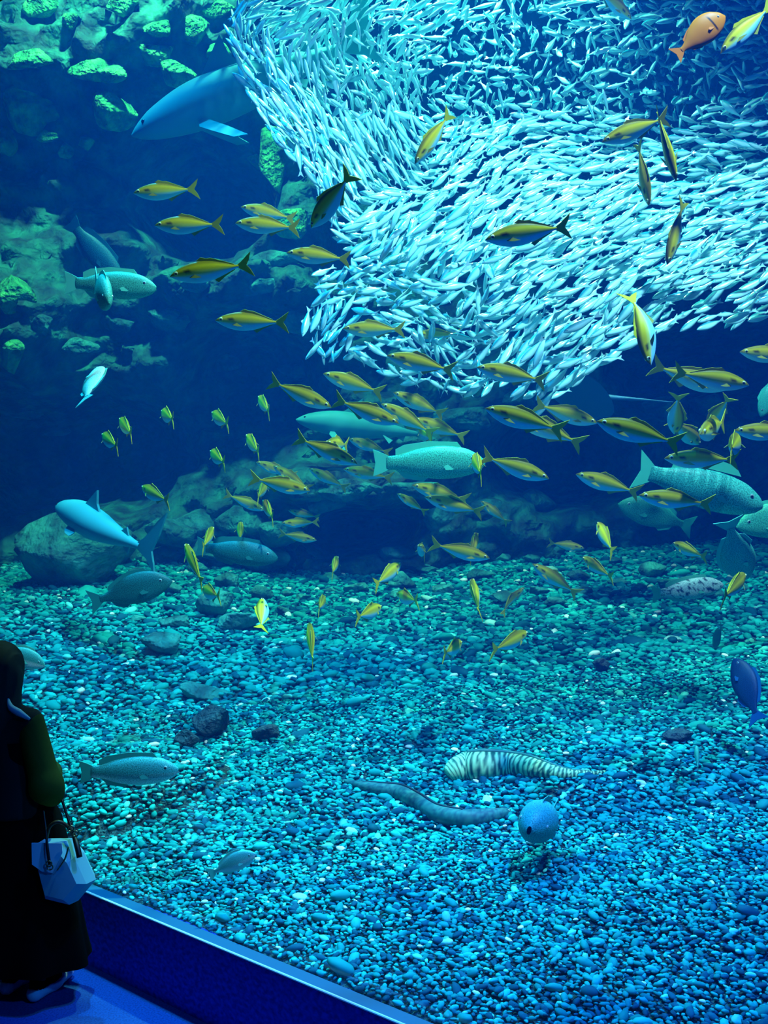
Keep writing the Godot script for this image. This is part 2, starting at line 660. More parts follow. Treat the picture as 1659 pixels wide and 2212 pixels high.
func sit(px: float, py: float, w: float, h: float, k: int, m: Material) -> MeshInstance3D:
	# rests on the gravel at the row of its lower edge
	var d := ground_hit(px, py + h * 0.42)
	var o := MeshInstance3D.new()
	o.mesh = rock_mesh(k)
	o.material_override = m
	var sx := w / FPX * d / 2.0
	var sy := h / FPX * d / 2.0
	var c := P(px, py, d)
	c.z -= sx * 0.4
	o.transform = Transform3D(Basis.from_euler(Vector3(0, rng.randf() * TAU, 0)).scaled(Vector3(sx, sy, sx * 0.8)), Vector3(c.x, ground(c.x, -c.z) + sy * 0.72, c.z))
	add_child(o)
	return o


func pebble_mat(q: Color) -> StandardMaterial3D:
	var m := mat(q.linear_to_srgb(), 0.7)
	m.metallic_specular = 0.2
	return m


func boulders() -> void:
	# [px, py, width px, height px, dark, label]
	var dark := rockmat([Color(0.02, 0.08, 0.12), Color(0.05, 0.2, 0.24), Color(0.1, 0.3, 0.32)], 0.9, 17)
	var rows := [[120, 1195, 330, 190, 0, "huge boulder behind the shark tail"], [635, 1205, 125, 72, 1, "round dark boulder beside the resting blue-grey fish"], [1150, 1162, 72, 52, 0, "pale rounded boulder at the foot of the rock wall"],
		[1075, 1160, 110, 46, 0, "flat teal boulder beside the pale rounded boulder"], [1490, 1140, 120, 80, 0, "boulder under the banded grouper"], [1252, 1246, 52, 26, 0, "small flat stone beneath two yellow-backed fish"],
		[860, 1252, 90, 58, 0, "boulder beneath the bright yellow fish"], [455, 1310, 110, 66, 0, "teal boulder among the cobbles by the huge boulder"], [515, 1345, 130, 50, 0, "wide low teal boulder on the gravel"],
		[375, 1345, 80, 32, 0, "low flat stone beside the wide teal boulder"], [445, 1570, 110, 80, 1, "dark blocky rock at the edge of the pebble mound"], [405, 1600, 60, 46, 1, "small dark rock leaning on the dark blocky rock"],
		[430, 1500, 120, 44, 0, "slanted slab above the dark blocky rock"], [580, 1585, 76, 40, 1, "low dark rock alone on the gravel"], [1304, 1440, 46, 32, 1, "small black triangular stone on the gravel"], [1474, 1592, 78, 32, 1, "dark flat stone near the small pale fish"],
		[340, 1395, 110, 60, 0, "pale flat stone on top of the pebble mound"]]
	for r in rows:
		var o := sit(r[0], r[1], r[2], r[3], rng.randi() % 9, dark if r[4] else M.rock)
		o.name = numbered("boulder")
		tag(o, r[5], "boulder")
	var spots := []
	for r in rows:
		spots.append([r[0], r[1], r[2]])
	for i in 130:
		var px := rng.randf_range(250, 1640)
		var py := rng.randf_range(1200, 1345) - (px - 300) * 0.045
		var w := rng.randf_range(28, 76)
		var clash := false
		for q in spots:
			clash = clash or Vector2(px, py * 2.0).distance_to(Vector2(q[0], q[1] * 2.0)) < (w + q[2]) * 0.5
		if clash:
			continue
		spots.append([px, py, w])
		var o := sit(px, py, w, w * rng.randf_range(0.4, 0.6), rng.randi() % 9, M.rock)
		o.name = numbered("cobble")
		tag(o, "rounded cobble scattered at the back of the gravel bed", "stone", "cobbles at the back of the gravel bed")


# ------------------------------------------------------------------ fish
func prof_at(prof: Array, t: float) -> Array:
	var n := prof.size()
	var i := 0
	while i < n - 2 and t > prof[i + 1][0]:
		i += 1
	var a: Array = prof[maxi(i - 1, 0)]
	var b: Array = prof[i]
	var c: Array = prof[i + 1]
	var d: Array = prof[mini(i + 2, n - 1)]
	var u: float = clampf((t - b[0]) / (c[0] - b[0]), 0.0, 1.0)
	var out := []
	for k in [1, 2, 3]:
		var w: float = c[0] - b[0]
		var m0: float = (c[k] - a[k]) / maxf(c[0] - a[0], 1e-5) * w
		var m1: float = (d[k] - b[k]) / maxf(d[0] - b[0], 1e-5) * w
		var u2 := u * u
		var u3 := u2 * u
		out.append((2 * u3 - 3 * u2 + 1) * b[k] + (u3 - 2 * u2 + u) * m0 + (-2 * u3 + 3 * u2) * c[k] + (u3 - u2) * m1)
	return out


func swing(t: float, bend: float) -> float:
	return bend * (t - 0.35) * absf(t - 0.35) if t > 0.35 else -bend * 0.35 * (0.35 - t) * (0.35 - t)


# body along x, nose at +0.5: prof rows are [t from nose, top, bottom, half width]
func fish_body(prof: Array, stations: int, seg: int, colour: Callable, bend := 0.0) -> ArrayMesh:
	var v := PackedVector3Array()
	var col := PackedColorArray()
	var t1: float = prof[prof.size() - 1][0]
	for i in stations + 1:
		var u := float(i) / stations
		var t: float = t1 * (u * u * (3 - 2 * u) * 0.35 + u * 0.65)
		var p := prof_at(prof, t)
		var yc: float = (p[0] + p[1]) / 2
		var h: float = maxf((p[0] - p[1]) / 2, 0.0005)
		var w: float = maxf(p[2], 0.0005)
		for j in seg:
			var a := TAU * j / seg
			v.append(Vector3(0.5 - t, yc + h * sin(a), w * cos(a) + swing(t, bend)))
			col.append(colour.call(t, sin(a)))
	return commit(v, grid_idx(stations + 1, seg, true), col)


# fin outline points are given as (t from nose, y); bent with the body
func fin_mesh(pts: Array, thick: float, colour: Callable, bend := 0.0) -> ArrayMesh:
	var poly := PackedVector2Array()
	for p in pts:
		poly.append(Vector2(0.5 - p[0], p[1]))
	if Geometry2D.is_polygon_clockwise(poly):
		poly.reverse()
	var tri := Geometry2D.triangulate_polygon(poly)
	var v := PackedVector3Array()
	var col := PackedColorArray()
	var idx := PackedInt32Array()
	var n := poly.size()
	for s in [1.0, -1.0]:
		for p in poly:
			v.append(Vector3(p.x, p.y, s * thick / 2 + swing(0.5 - p.x, bend)))
			col.append(colour.call(0.5 - p.x, p.y))
	for k in range(0, tri.size(), 3):
		var a := tri[k]
		var b := tri[k + 1]
		var d := tri[k + 2]
		if (poly[b] - poly[a]).cross(poly[d] - poly[a]) > 0:
			var sw := b
			b = d
			d = sw
		idx.append_array([a, b, d, n + a, n + d, n + b])
	for i in n:
		var j := (i + 1) % n
		idx.append_array([i, j, n + j, i, n + j, n + i])
	return commit(v, idx, col, true)


var eyes := {}
func eye_mesh(ring: Color) -> ArrayMesh:
	if eyes.has(ring):
		return eyes[ring]
	var v := PackedVector3Array()
	var col := PackedColorArray()
	for i in 9:
		var th := PI * i / 8.0
		for j in 10:
			var ph := TAU * j / 10
			v.append(Vector3(sin(th) * cos(ph), sin(th) * sin(ph), cos(th) * 0.6))
			col.append(Color(0.004, 0.004, 0.006) if absf(cos(th)) > 0.72 else ring)
	eyes[ring] = commit(v, grid_idx(9, 10, true, true), col)
	return eyes[ring]


# a prototype: spec = {prof, colour, fins: [[name, points, thickness]], fin_colour, side_fins: [[name, points, t, y, spread]], eye: [t, y, r], bend, mat}
func fish_parts(root: Node3D, s: Dictionary) -> void:
	var bend: float = s.get("bend", 0.0)
	var bm: Material = s.get("mat", M.fish)
	var fc: Callable = s.fin_colour
	part(root, "body", fish_body(s.prof, s.get("stations", 20), s.get("seg", 14), s.colour, bend), bm)
	for f in s.fins:
		part(root, f[0], fin_mesh(f[1], f[2], fc, bend), M.fin)
	for f in s.get("side_fins", []):
		var p := prof_at(s.prof, f[2])
		for side in [1.0, -1.0]:
			var o := part(root, f[0], fin_mesh(f[1], 0.004, fc), M.fin)
			# hinge at (0.5 - t, y), spread outwards and back
			o.transform = Transform3D(Basis(Vector3.UP, f[5] * side) * Basis(Vector3.RIGHT, -f[4] * side), Vector3(0.5 - f[2], f[3], p[2] * 0.85 * side + swing(f[2], bend)))
	if s.has("eye"):
		var e: Array = s.eye
		var p := prof_at(s.prof, e[0])
		var yc: float = (p[0] + p[1]) / 2
		var h: float = (p[0] - p[1]) / 2
		var zz: float = p[2] * sqrt(maxf(0.0, 1.0 - pow((e[1] - yc) / h, 2)))
		for side in [1.0, -1.0]:
			var o := part(root, "eye", eye_mesh(s.get("eye_ring", Color(0.5, 0.5, 0.3))), M.eye)
			o.transform = Transform3D(Basis.from_scale(Vector3.ONE * e[2]), Vector3(0.5 - e[0], e[1], (zz - e[2] * 0.25) * side + swing(e[0], bend)))


# puts a fish of length 1 between two picture points; mode 0: seen from the side, 1: heading away, 2: heading towards us
func fish_at(o: Node3D, hx: float, hy: float, tx: float, ty: float, length: float, mode := 0, depth := 0.0, lean := 0.35, up := Vector3.ZERO) -> void:
	var px := Vector2(hx - tx, hy - ty).length()
	var d := depth
	if d == 0.0:
		d = length * FPX / px
	var lim := ground_hit((hx + tx) / 2, maxf(hy, ty) + px * 0.12) - 0.12
	d = minf(d, lim)
	var c := clampf(px * d / (FPX * length), 0.0, 1.0)
	var dz := 0.0
	if mode == 1:
		dz = length * sqrt(1.0 - c * c)
	elif mode == 2:
		dz = -length * sqrt(1.0 - c * c)
	var head := P(hx, hy, d + dz / 2)
	var tail := P(tx, ty, d - dz / 2)
	var x := (head - tail).normalized()
	var to_eye := (Vector3(0, EYE, 0) - head).normalized()
	var u := up if up != Vector3.ZERO else Vector3.UP + to_eye * lean
	var z := x.cross(u).normalized()
	var y := z.cross(x)
	o.transform = Transform3D(Basis(x, y, z).scaled_local(Vector3.ONE * (head - tail).length()), (head + tail) / 2)


func lerp_c(a: Color, b: Color, k: float) -> Color:
	return a.lerp(b, clampf(k, 0.0, 1.0))


func copy_of(proto: Node3D, called: String, label: String, category: String, group: String) -> Node3D:
	var o: Node3D = proto.duplicate()
	o.name = numbered(called)
	add_child(o)
	tag(o, label, category, group)
	return o


func sardine_spec(bend: float) -> Dictionary:
	return {"prof": [[0.0, 0.0, -0.006, 0.003], [0.06, 0.045, -0.047, 0.028], [0.2, 0.088, -0.098, 0.052], [0.38, 0.105, -0.125, 0.062], [0.6, 0.075, -0.09, 0.048], [0.78, 0.03, -0.036, 0.02], [0.84, 0.02, -0.022, 0.012]],
		"stations": 10, "seg": 10, "bend": bend, "mat": M.silver,
		"colour": func(_t, v): return lerp_c(Color(0.5, 0.92, 0.96), Color(0.01, 0.3, 0.38), (v - 0.15) / 0.3),
		"fin_colour": func(_t, _y): return Color(0.35, 0.6, 0.68),
		"fins": [["tail_fin", [[0.82, 0.016], [0.9, 0.05], [1.0, 0.1], [0.94, 0.0], [1.0, -0.1], [0.9, -0.05], [0.82, -0.018]], 0.008], ["dorsal_fin", [[0.4, 0.1], [0.46, 0.15], [0.55, 0.085]], 0.006]],
		"eye": [0.1, 0.01, 0.02], "eye_ring": Color(0.7, 0.8, 0.8)}


func sardines() -> void:
	var edge := PackedVector2Array([Vector2(560, -60), Vector2(490, 60), Vector2(530, 190), Vector2(610, 320), Vector2(670, 380), Vector2(715, 470), Vector2(760, 560), Vector2(690, 590), Vector2(640, 725), Vector2(690, 765), Vector2(800, 790), Vector2(900, 830), Vector2(1000, 855), Vector2(1100, 835), Vector2(1190, 880), Vector2(1310, 780), Vector2(1420, 715), Vector2(1700, 680), Vector2(1760, 400), Vector2(1760, -60)])
	# flow: [px, py, dir x, dir y (down), towards eye, depth]
	var flow := [[600, 20, 0.95, -0.25, 0.1, 8.2], [900, 20, 0.9, -0.3, 0.2, 8.4], [1300, 20, -0.9, 0.2, 0.3, 8.6], [1650, 60, -0.8, 0.3, 0.5, 8.8], [530, 130, -0.5, -0.8, 0.1, 7.9], [620, 270, -0.6, -0.75, 0.0, 7.4], [700, 420, -0.35, -0.95, 0.0, 6.9],
		[800, 180, -0.3, -0.4, 0.8, 8.6], [1000, 120, 0.2, 0.3, 0.9, 8.9], [1200, 160, -0.2, 0.3, 0.9, 9.2], [1450, 180, -0.3, 0.2, 0.9, 9.2], [850, 330, -0.4, -0.75, 0.3, 7.6], [1000, 350, -0.6, 0.6, 0.3, 7.4], [1250, 300, -0.95, 0.15, 0.2, 7.8], [1550, 320, -0.98, 0.1, 0.2, 7.8],
		[850, 500, -0.55, 0.8, 0.1, 6.6], [1050, 480, -0.72, 0.68, 0.1, 6.4], [1300, 450, -0.9, 0.42, 0.1, 6.5], [1600, 450, -0.93, 0.33, 0.1, 6.6], [1000, 600, -0.6, 0.7, 0.1, 6.3], [1200, 600, -0.8, 0.55, 0.1, 6.2], [1500, 580, -0.88, 0.46, 0.1, 6.3],
		[1150, 760, -0.7, 0.7, 0.1, 6.1], [1300, 720, -0.75, 0.6, 0.1, 6.1], [1080, 800, -0.6, 0.75, 0.1, 6.3], [850, 620, -0.85, -0.42, -0.2, 6.9], [720, 680, -0.3, 0.85, 0.2, 6.9], [850, 740, -0.7, -0.3, 0.3, 7.2], [1000, 720, -0.85, -0.4, 0.0, 6.9], [950, 820, -0.6, -0.4, 0.3, 7.3]]
	var list := []
	var filled := {}
	rng.seed = 21
	for layer in 4:
		var cell: float = [25.0, 26.0, 26.0, 21.0][layer]
		var y := -50.0
		while y < 900:
			var x := 470.0
			while x < 1750:
				var p := Vector2(x + rng.randf_range(-0.6, 0.6) * cell, y + rng.randf_range(-0.6, 0.6) * cell)
				x += cell
				if not Geometry2D.is_point_in_polygon(p, edge):
					continue
				# the flank over the shark is one row thicker
				if layer == 3 and (p.x > 900 or p.y > 300):
					continue
				# thin out below the school and at its lower fringe
				if p.y > 640 and p.x > 1350 and rng.randf() < 0.45:
					continue
				if p.y > 560 and p.x < 1050 and rng.randf() < 0.25:
					continue
				if layer > 0 and p.y > 600 and rng.randf() < 0.55:
					continue
				var dir := Vector3.ZERO
				var dep := 0.0
				var ws := 0.0
				for f in flow:
					var q: float = 1.0 / pow(Vector2(f[0], f[1]).distance_squared_to(p) + 900.0, 1.6)
					dir += Vector3(f[2], -f[3], f[4]) * q
					dep += f[5] * q
					ws += q
				dir = dir.normalized()
				dep /= ws
				var mess := 0.22
				if p.y < 260 and p.x > 700:
					mess = 0.55
				elif p.y > 560 and p.x < 1060:
					mess = 0.6
				dir = (dir + Vector3(rng.randfn(), rng.randfn() * 0.8, rng.randfn()) * mess).normalized()
				var d := dep + rng.randf_range(-0.2, 0.35) + (layer % 3) * rng.randf_range(0.5, 1.1)
				var c := P(p.x, p.y, d)
				var u := Vector3.UP + Vector3(rng.randfn(), 0, rng.randfn()) * 0.25 + Vector3(0, 0, -0.35)
				var z := dir.cross(u).normalized()
				var yy := z.cross(dir)
				var size := 0.228 * rng.randf_range(0.82, 1.15)
				var key := Vector3i((c / 0.13).floor())
				var near := false
				for gx in 3:
					for gy in 3:
						for gz in 3:
							for other in filled.get(key + Vector3i(gx - 1, gy - 1, gz - 1), []):
								near = near or other.distance_to(c) < 0.085
				if near:
					continue
				filled.get_or_add(key, []).append(c)
				list.append([d - size, Transform3D(Basis(dir, yy, z).scaled_local(Vector3.ONE * size), c), rng.randi() % 3, p.x > -20 and p.x < 1670 and p.y > -20])
			y += cell
	list.sort_custom(func(a, b): return a[0] < b[0])
	var protos := []
	for b in [-0.28, 0.0, 0.28]:
		var n := Node3D.new()
		fish_parts(n, sardine_spec(b))
		protos.append(n)
	var made := 0
	var rest := [[], [], []]
	for e in list:
		if made < 300 and e[3]:
			var o := copy_of(protos[e[2]], "sardine", "slim silver sardine packed in the swirling school", "sardine", "sardines of the swirling school")
			o.transform = e[1]
			made += 1
		else:
			rest[e[2]].append(e[1])
	var school := Node3D.new()
	school.name = "sardine_school"
	add_child(school)
	tag(school, "dense mass of silver sardines deeper in the swirling school", "sardines", "", "stuff")
	for k in 3:
		var st := SurfaceTool.new()
		st.begin(Mesh.PRIMITIVE_TRIANGLES)
		for ch in protos[k].get_children():
			st.append_from(ch.mesh, 0, ch.transform)
		var mm := MultiMesh.new()
		mm.transform_format = MultiMesh.TRANSFORM_3D
		mm.mesh = st.commit()
		mm.instance_count = rest[k].size()
		for i in rest[k].size():
			mm.set_instance_transform(i, rest[k][i])
		var mi := MultiMeshInstance3D.new()
		mi.name = "sardines"
		mi.multimesh = mm
		mi.material_override = M.silver
		school.add_child(mi, true)
		mi.set_meta("kind", "stuff")
		protos[k].free()
	print("sardines ", list.size())


func scad_spec(bend: float) -> Dictionary:
	return {"prof": [[0.0, 0.0, -0.008, 0.003], [0.05, 0.04, -0.04, 0.026], [0.15, 0.085, -0.09, 0.05], [0.32, 0.122, -0.13, 0.068], [0.5, 0.11, -0.118, 0.058], [0.66, 0.066, -0.07, 0.036], [0.77, 0.028, -0.03, 0.018], [0.83, 0.018, -0.018, 0.012]],
		"stations": 22, "seg": 18, "bend": bend,
		"colour": scad_colour,
		"fin_colour": func(t, y): return Color(0.62, 0.52, 0.01) if t > 0.78 or y > 0.03 else Color(0.4, 0.36, 0.05),
		"fins": [["tail_fin", [[0.81, 0.016], [0.87, 0.05], [0.94, 0.105], [1.0, 0.15], [0.965, 0.06], [0.925, 0.0], [0.965, -0.06], [1.0, -0.15], [0.94, -0.105], [0.87, -0.05], [0.81, -0.016]], 0.008],
			["dorsal_fin", [[0.34, 0.13], [0.4, 0.165], [0.46, 0.145], [0.52, 0.142], [0.66, 0.085], [0.78, 0.035], [0.78, 0.02], [0.5, 0.1]], 0.006],
			["anal_fin", [[0.52, -0.12], [0.56, -0.155], [0.66, -0.09], [0.78, -0.036], [0.78, -0.02], [0.6, -0.08]], 0.006]],
		"side_fins": [["pectoral_fin", [[0.5, 0.015], [0.56, 0.02], [0.66, -0.02], [0.58, -0.025], [0.5, -0.015]], 0.24, -0.03, 0.5, 0.35]],
		"eye": [0.085, 0.022, 0.028], "eye_ring": Color(0.75, 0.7, 0.3)}


func scad_colour(t: float, v: float) -> Color:
	var back := lerp_c(Color(0.74, 0.53, 0.0), Color(0.18, 0.13, 0.0), (v - 0.66) / 0.25)
	back = lerp_c(back, Color(0.16, 0.12, 0.01), (0.07 - t) / 0.04)
	var side := lerp_c(Color(0.3, 0.74, 0.92), Color(0.7, 0.7, 0.12), (v + 0.12) / 0.08)
	var c := lerp_c(side, back, (v - 0.02) / 0.1)
	if t > 0.2 and t < 0.25 and v > 0.05 and v < 0.4:
		c = Color(0.03, 0.025, 0.0)
	return c


func scads() -> void:
	var protos := []
	for b in [-0.9, 0.0, 0.9]:
		var n := Node3D.new()
		fish_parts(n, scad_spec(b))
		protos.append(n)
	var R := Vector3.RIGHT
	var K := Vector3.BACK
	# [class, head x, head y, tail x, tail y, bend 0..2, mode, depth, back direction]
	var L := {
		"cave": ["yellow-backed silver fish crossing in front of the dark caves", "yellow-backed fish before the caves"],
		"school": ["yellow-backed fish swimming in front of the sardine school", "yellow-backed fish before the school"],
		"band": ["yellow-backed fish in the crowded stream around the bright turquoise wrasse", "stream of yellow-backed fish around the turquoise wrasse"],
		"edge": ["yellow-backed fish skirting the lower edge of the sardine school", "yellow-backed fish skirting the school"],
		"grouper": ["yellow-backed fish with a blue-silver belly swimming near the banded grouper", "yellow-backed fish near the banded grouper"],
		"boulder": ["yellow-backed fish in the loose knot above the round dark boulder", "yellow-backed fish above the round dark boulder"],
		"under": ["yellow-backed fish swimming just below the bright turquoise wrasse", "yellow-backed fish below the turquoise wrasse"],
		"far": ["small yellow-tailed fish seen tail-on in the open blue water", "tail-on fish in the blue water"],
		"low": ["small yellow-backed fish swimming low over the pebbles", "yellow-backed fish over the pebbles"],
		"pale": ["pale green fish turning in a loose knot above the banded grouper", "pale fish above the banded grouper"],
	}
	var rows := [["cave", 288, 417, 430, 408, 1], ["cave", 334, 487, 484, 485, 1], ["cave", 520, 447, 640, 474, 1], ["cave", 508, 482, 648, 493, 1], ["cave", 619, 546, 758, 561, 1], ["cave", 367, 597, 546, 570, 1], ["cave", 465, 692, 624, 697, 1],
		["school", 896, 354, 975, 240, 1, 0, 0.0, Vector3(-0.6, 0.5, 0.7)], ["school", 1364, 42, 1286, -30, 1, 0, 0.0, Vector3(0.5, 0.6, 0.6)], ["school", 1556, 116, 1672, 6, 1, 0, 0.0, Vector3(-0.7, 0.7, 0.15)], ["school", 1300, 307, 1446, 252, 1, 0, 0.0, Vector3(-0.2, 0.9, 0.5)],
		["school", 1461, 391, 1418, 234, 1, 0, 0.0, Vector3(-0.3, 0.1, 0.9)], ["school", 1402, 445, 1377, 304, 1, 0, 0.0, Vector3(0.2, 0.0, 0.9)], ["school", 1441, 572, 1478, 430, 1, 0, 0.0, Vector3(-0.75, 0.0, 0.7)], ["school", 1048, 518, 1234, 488, 1],
		["band", 1598, 760, 1745, 772, 1], ["band", 1618, 832, 1452, 803, 1], ["band", 1570, 842, 1405, 788, 1, 0, 5.6], ["band", 1048, 882, 1222, 932, 1], ["band", 1108, 896, 1262, 962, 1, 0, 5.5], ["band", 1290, 914, 1152, 872, 1], ["band", 1288, 910, 1474, 960, 1], ["band", 1435, 990, 1598, 993, 1],
		["band", 1244, 1024, 1384, 1066, 1], ["band", 1380, 1070, 1541, 1090, 1], ["band", 1186, 1034, 1038, 984, 1], ["band", 698, 807, 830, 850, 1], ["band", 716, 880, 580, 822, 1], ["band", 862, 915, 720, 862, 1], ["band", 849, 848, 962, 897, 1], ["band", 823, 872, 940, 940, 1, 0, 6.4], ["band", 893, 904, 1009, 946, 1],
		["band", 836, 768, 984, 802, 1], ["band", 741, 710, 876, 712, 1], ["band", 890, 726, 998, 722, 1], ["band", 1030, 793, 1182, 824, 1], ["band", 772, 1002, 636, 944, 1], ["band", 705, 958, 752, 962, 1, 2, 6.6], ["band", 753, 948, 845, 980, 1], ["band", 742, 1013, 850, 1034, 1], ["band", 667, 1012, 752, 1056, 1],
		["band", 553, 998, 640, 1030, 1], ["band", 590, 1006, 672, 1058, 1, 0, 8.2], ["band", 670, 1060, 538, 1032, 1], ["band", 575, 1042, 556, 1078, 1, 1, 7.4], ["band", 572, 1102, 484, 1066, 1], ["band", 570, 1082, 590, 1122, 1, 1, 7.4], ["band", 622, 1102, 692, 1118, 1], ["band", 608, 1130, 690, 1128, 1, 0, 8.6], ["band", 684, 1167, 602, 1152, 1],
		["band", 858, 1066, 922, 1108, 1, 0, 7.4], ["band", 918, 1074, 1046, 1108, 1], ["band", 890, 1048, 1014, 1082, 1, 0, 6.9], ["band", 1038, 1082, 1100, 1132, 1], ["band", 905, 1180, 918, 1200, 1, 2, 8.0], ["band", 1058, 1206, 928, 1174, 1], ["band", 905, 925, 935, 950, 1, 1, 7.0], ["band", 1025, 985, 1040, 1028, 1, 1, 5.4],
		["far", 222, 940, 255, 966, 1, 1, 7.2], ["far", 260, 906, 285, 940, 1, 1, 7.2], ["far", 351, 890, 375, 908, 1, 1, 7.2], ["far", 459, 893, 494, 918, 1, 1, 7.2], ["far", 560, 858, 582, 892, 1, 1, 7.4], ["far", 534, 941, 560, 980, 1, 1, 7.0], ["far", 456, 976, 486, 1002, 1, 1, 7.0], ["far", 306, 1052, 366, 1084, 1, 1, 7.2],
		["low", 520, 1130, 518, 1168, 1, 1, 7.6], ["low", 460, 1140, 437, 1186, 1, 1, 7.0], ["low", 400, 1174, 438, 1264, 1, 1, 6.2], ["low", 438, 1272, 476, 1290, 1, 1, 7.0], ["low", 1030, 1152, 1016, 1206, 1, 1, 7.0], ["low", 866, 1217, 808, 1266, 1, 1, 6.5, Vector3(-0.4, 0.6, 0.7)], ["low", 824, 1311, 768, 1335, 1, 1, 6.4, Vector3(-0.2, 0.8, 0.6)],
		["low", 858, 1284, 904, 1300, 1, 1, 6.6], ["low", 1020, 1250, 1036, 1328, 1, 1, 6.0, Vector3(-0.3, 0.4, 0.8)], ["low", 1134, 1270, 1073, 1318, 2, 0, 0.0, Vector3(-0.3, 0.8, 0.5)], ["low", 1150, 1218, 1251, 1286, 1], ["low", 1258, 1204, 1326, 1250, 1, 1, 6.6], ["low", 1290, 1128, 1326, 1196, 1, 1, 6.4, Vector3(0.3, 0.6, 0.7)], ["low", 1262, 1184, 1183, 1172, 1, 0, 0.0],
		["low", 1453, 1173, 1528, 1206, 1, 1, 6.6], ["low", 1608, 1242, 1561, 1294, 1, 1, 5.3, Vector3(-0.3, 0.5, 0.8)], ["low", 1140, 1366, 1060, 1408, 1, 1, 5.8, Vector3(-0.2, 0.7, 0.6)], ["low", 996, 1388, 957, 1414, 1, 1, 6.2], ["low", 668, 1344, 676, 1436, 1, 1, 6.0, Vector3(0.1, 0.6, 0.7)], ["low", 568, 1292, 564, 1362, 1, 1, 6.6, Vector3(-0.8, 0.4, 0.3)], ["low", 700, 1290, 688, 1318, 1, 1, 7.4], ["low", 728, 1204, 717, 1242, 1, 1, 7.6],
		["pale", 1457, 938, 1466, 848, 1, 1, 5.8, Vector3(0.8, 0.0, 0.4)], ["pale", 1510, 960, 1452, 905, 1, 1, 6.5, Vector3(0.6, 0.6, 0.4)], ["pale", 1527, 920, 1578, 856, 1, 1, 6.4, Vector3(-0.6, 0.6, 0.4)], ["pale", 1512, 938, 1566, 910, 1, 2, 5.2], ["pale", 1592, 950, 1578, 972, 1, 1, 4.9], ["pale", 1586, 930, 1740, 936, 1]]
	for r in rows:
		var key: String = r[0]
		var mx: float = (r[1] + r[3]) / 2.0
		var my: float = (r[2] + r[4]) / 2.0
		if key == "band":
			key = "edge" if my < 830 and mx < 1250 else "grouper" if mx > 1230 else "boulder" if mx < 700 and my > 975 else "under" if my > 1040 else "band"
		var lab: Array = L[key]
		var o := copy_of(protos[r[5]], "yellow_backed_fish", lab[0], "fish", lab[1])
		fish_at(o, r[1], r[2], r[3], r[4], 0.4, r[6] if r.size() > 6 else 0, r[7] if r.size() > 7 else 0.0, 0.4, r[8] if r.size() > 8 else Vector3.ZERO)
	# two that are told apart by their look
	var w := copy_of(protos[2], "yellow_backed_fish", "curved yellow fish flashing its white belly at the edge of the sardine school", "fish", "")
	fish_at(w, 1402, 790, 1384, 616, 0.4, 0, 0.0, 0.0, Vector3(-1.0, 0.1, 0.25))
	var k := copy_of(protos[1], "yellow_backed_fish", "dark-edged fish with a raised yellow tail turning away beside the sardines", "fish", "")
	fish_at(k, 672, 492, 762, 370, 0.42, 1, 4.6, 0.0, Vector3(-0.8, 0.5, 0.1))
	for n in protos:
		n.free()


const BREAM := [[0.0, 0.0, -0.012, 0.004], [0.05, 0.07, -0.06, 0.035], [0.18, 0.16, -0.125, 0.062], [0.38, 0.2, -0.165, 0.075], [0.58, 0.155, -0.13, 0.056], [0.73, 0.075, -0.065, 0.03], [0.8, 0.045, -0.04, 0.018], [0.85, 0.042, -0.042, 0.01]]
const WRASSE := [[0.0, 0.01, -0.03, 0.012], [0.05, 0.06, -0.075, 0.045], [0.18, 0.125, -0.125, 0.075], [0.4, 0.15, -0.15, 0.085], [0.62, 0.12, -0.12, 0.065], [0.78, 0.07, -0.07, 0.034], [0.85, 0.062, -0.062, 0.02], [0.88, 0.062, -0.062, 0.01]]
const SHARK := [[0.0, 0.0, -0.01, 0.012], [0.03, 0.022, -0.03, 0.034], [0.1, 0.055, -0.055, 0.06], [0.25, 0.088, -0.08, 0.08], [0.42, 0.085, -0.08, 0.078], [0.6, 0.055, -0.055, 0.05], [0.74, 0.026, -0.026, 0.024], [0.82, 0.016, -0.016, 0.013]]


func bream_fins() -> Array:
	return [["tail_fin", [[0.83, 0.04], [0.9, 0.09], [0.99, 0.15], [0.95, 0.0], [0.99, -0.15], [0.9, -0.09], [0.83, -0.04]], 0.008], ["dorsal_fin", [[0.22, 0.16], [0.28, 0.225], [0.45, 0.235], [0.6, 0.19], [0.73, 0.12], [0.74, 0.06], [0.5, 0.15]], 0.006], ["anal_fin", [[0.52, -0.13], [0.58, -0.17], [0.7, -0.12], [0.74, -0.055], [0.6, -0.1]], 0.006]]


func wrasse_fins() -> Array:
	return [["tail_fin", [[0.86, 0.06], [0.92, 0.09], [1.0, 0.12], [0.98, 0.0], [1.0, -0.12], [0.92, -0.09], [0.86, -0.06]], 0.01], ["dorsal_fin", [[0.2, 0.12], [0.25, 0.18], [0.5, 0.19], [0.72, 0.16], [0.8, 0.12], [0.8, 0.06], [0.5, 0.12]], 0.006], ["anal_fin", [[0.5, -0.13], [0.55, -0.17], [0.72, -0.14], [0.8, -0.06], [0.6, -0.11]], 0.006]]


func shark_fins() -> Array:
	return [["tail_fin", [[0.8, 0.014], [0.86, 0.06], [0.94, 0.16], [1.0, 0.22], [0.955, 0.09], [0.91, 0.0], [0.93, -0.06], [0.94, -0.11], [0.88, -0.05], [0.8, -0.014]], 0.01], ["dorsal_fin", [[0.3, 0.08], [0.38, 0.15], [0.425, 0.19], [0.43, 0.12], [0.46, 0.075]], 0.012], ["rear_dorsal_fin", [[0.66, 0.036], [0.71, 0.07], [0.73, 0.025]], 0.008], ["anal_fin", [[0.68, -0.034], [0.73, -0.065], [0.74, -0.024]], 0.008]]


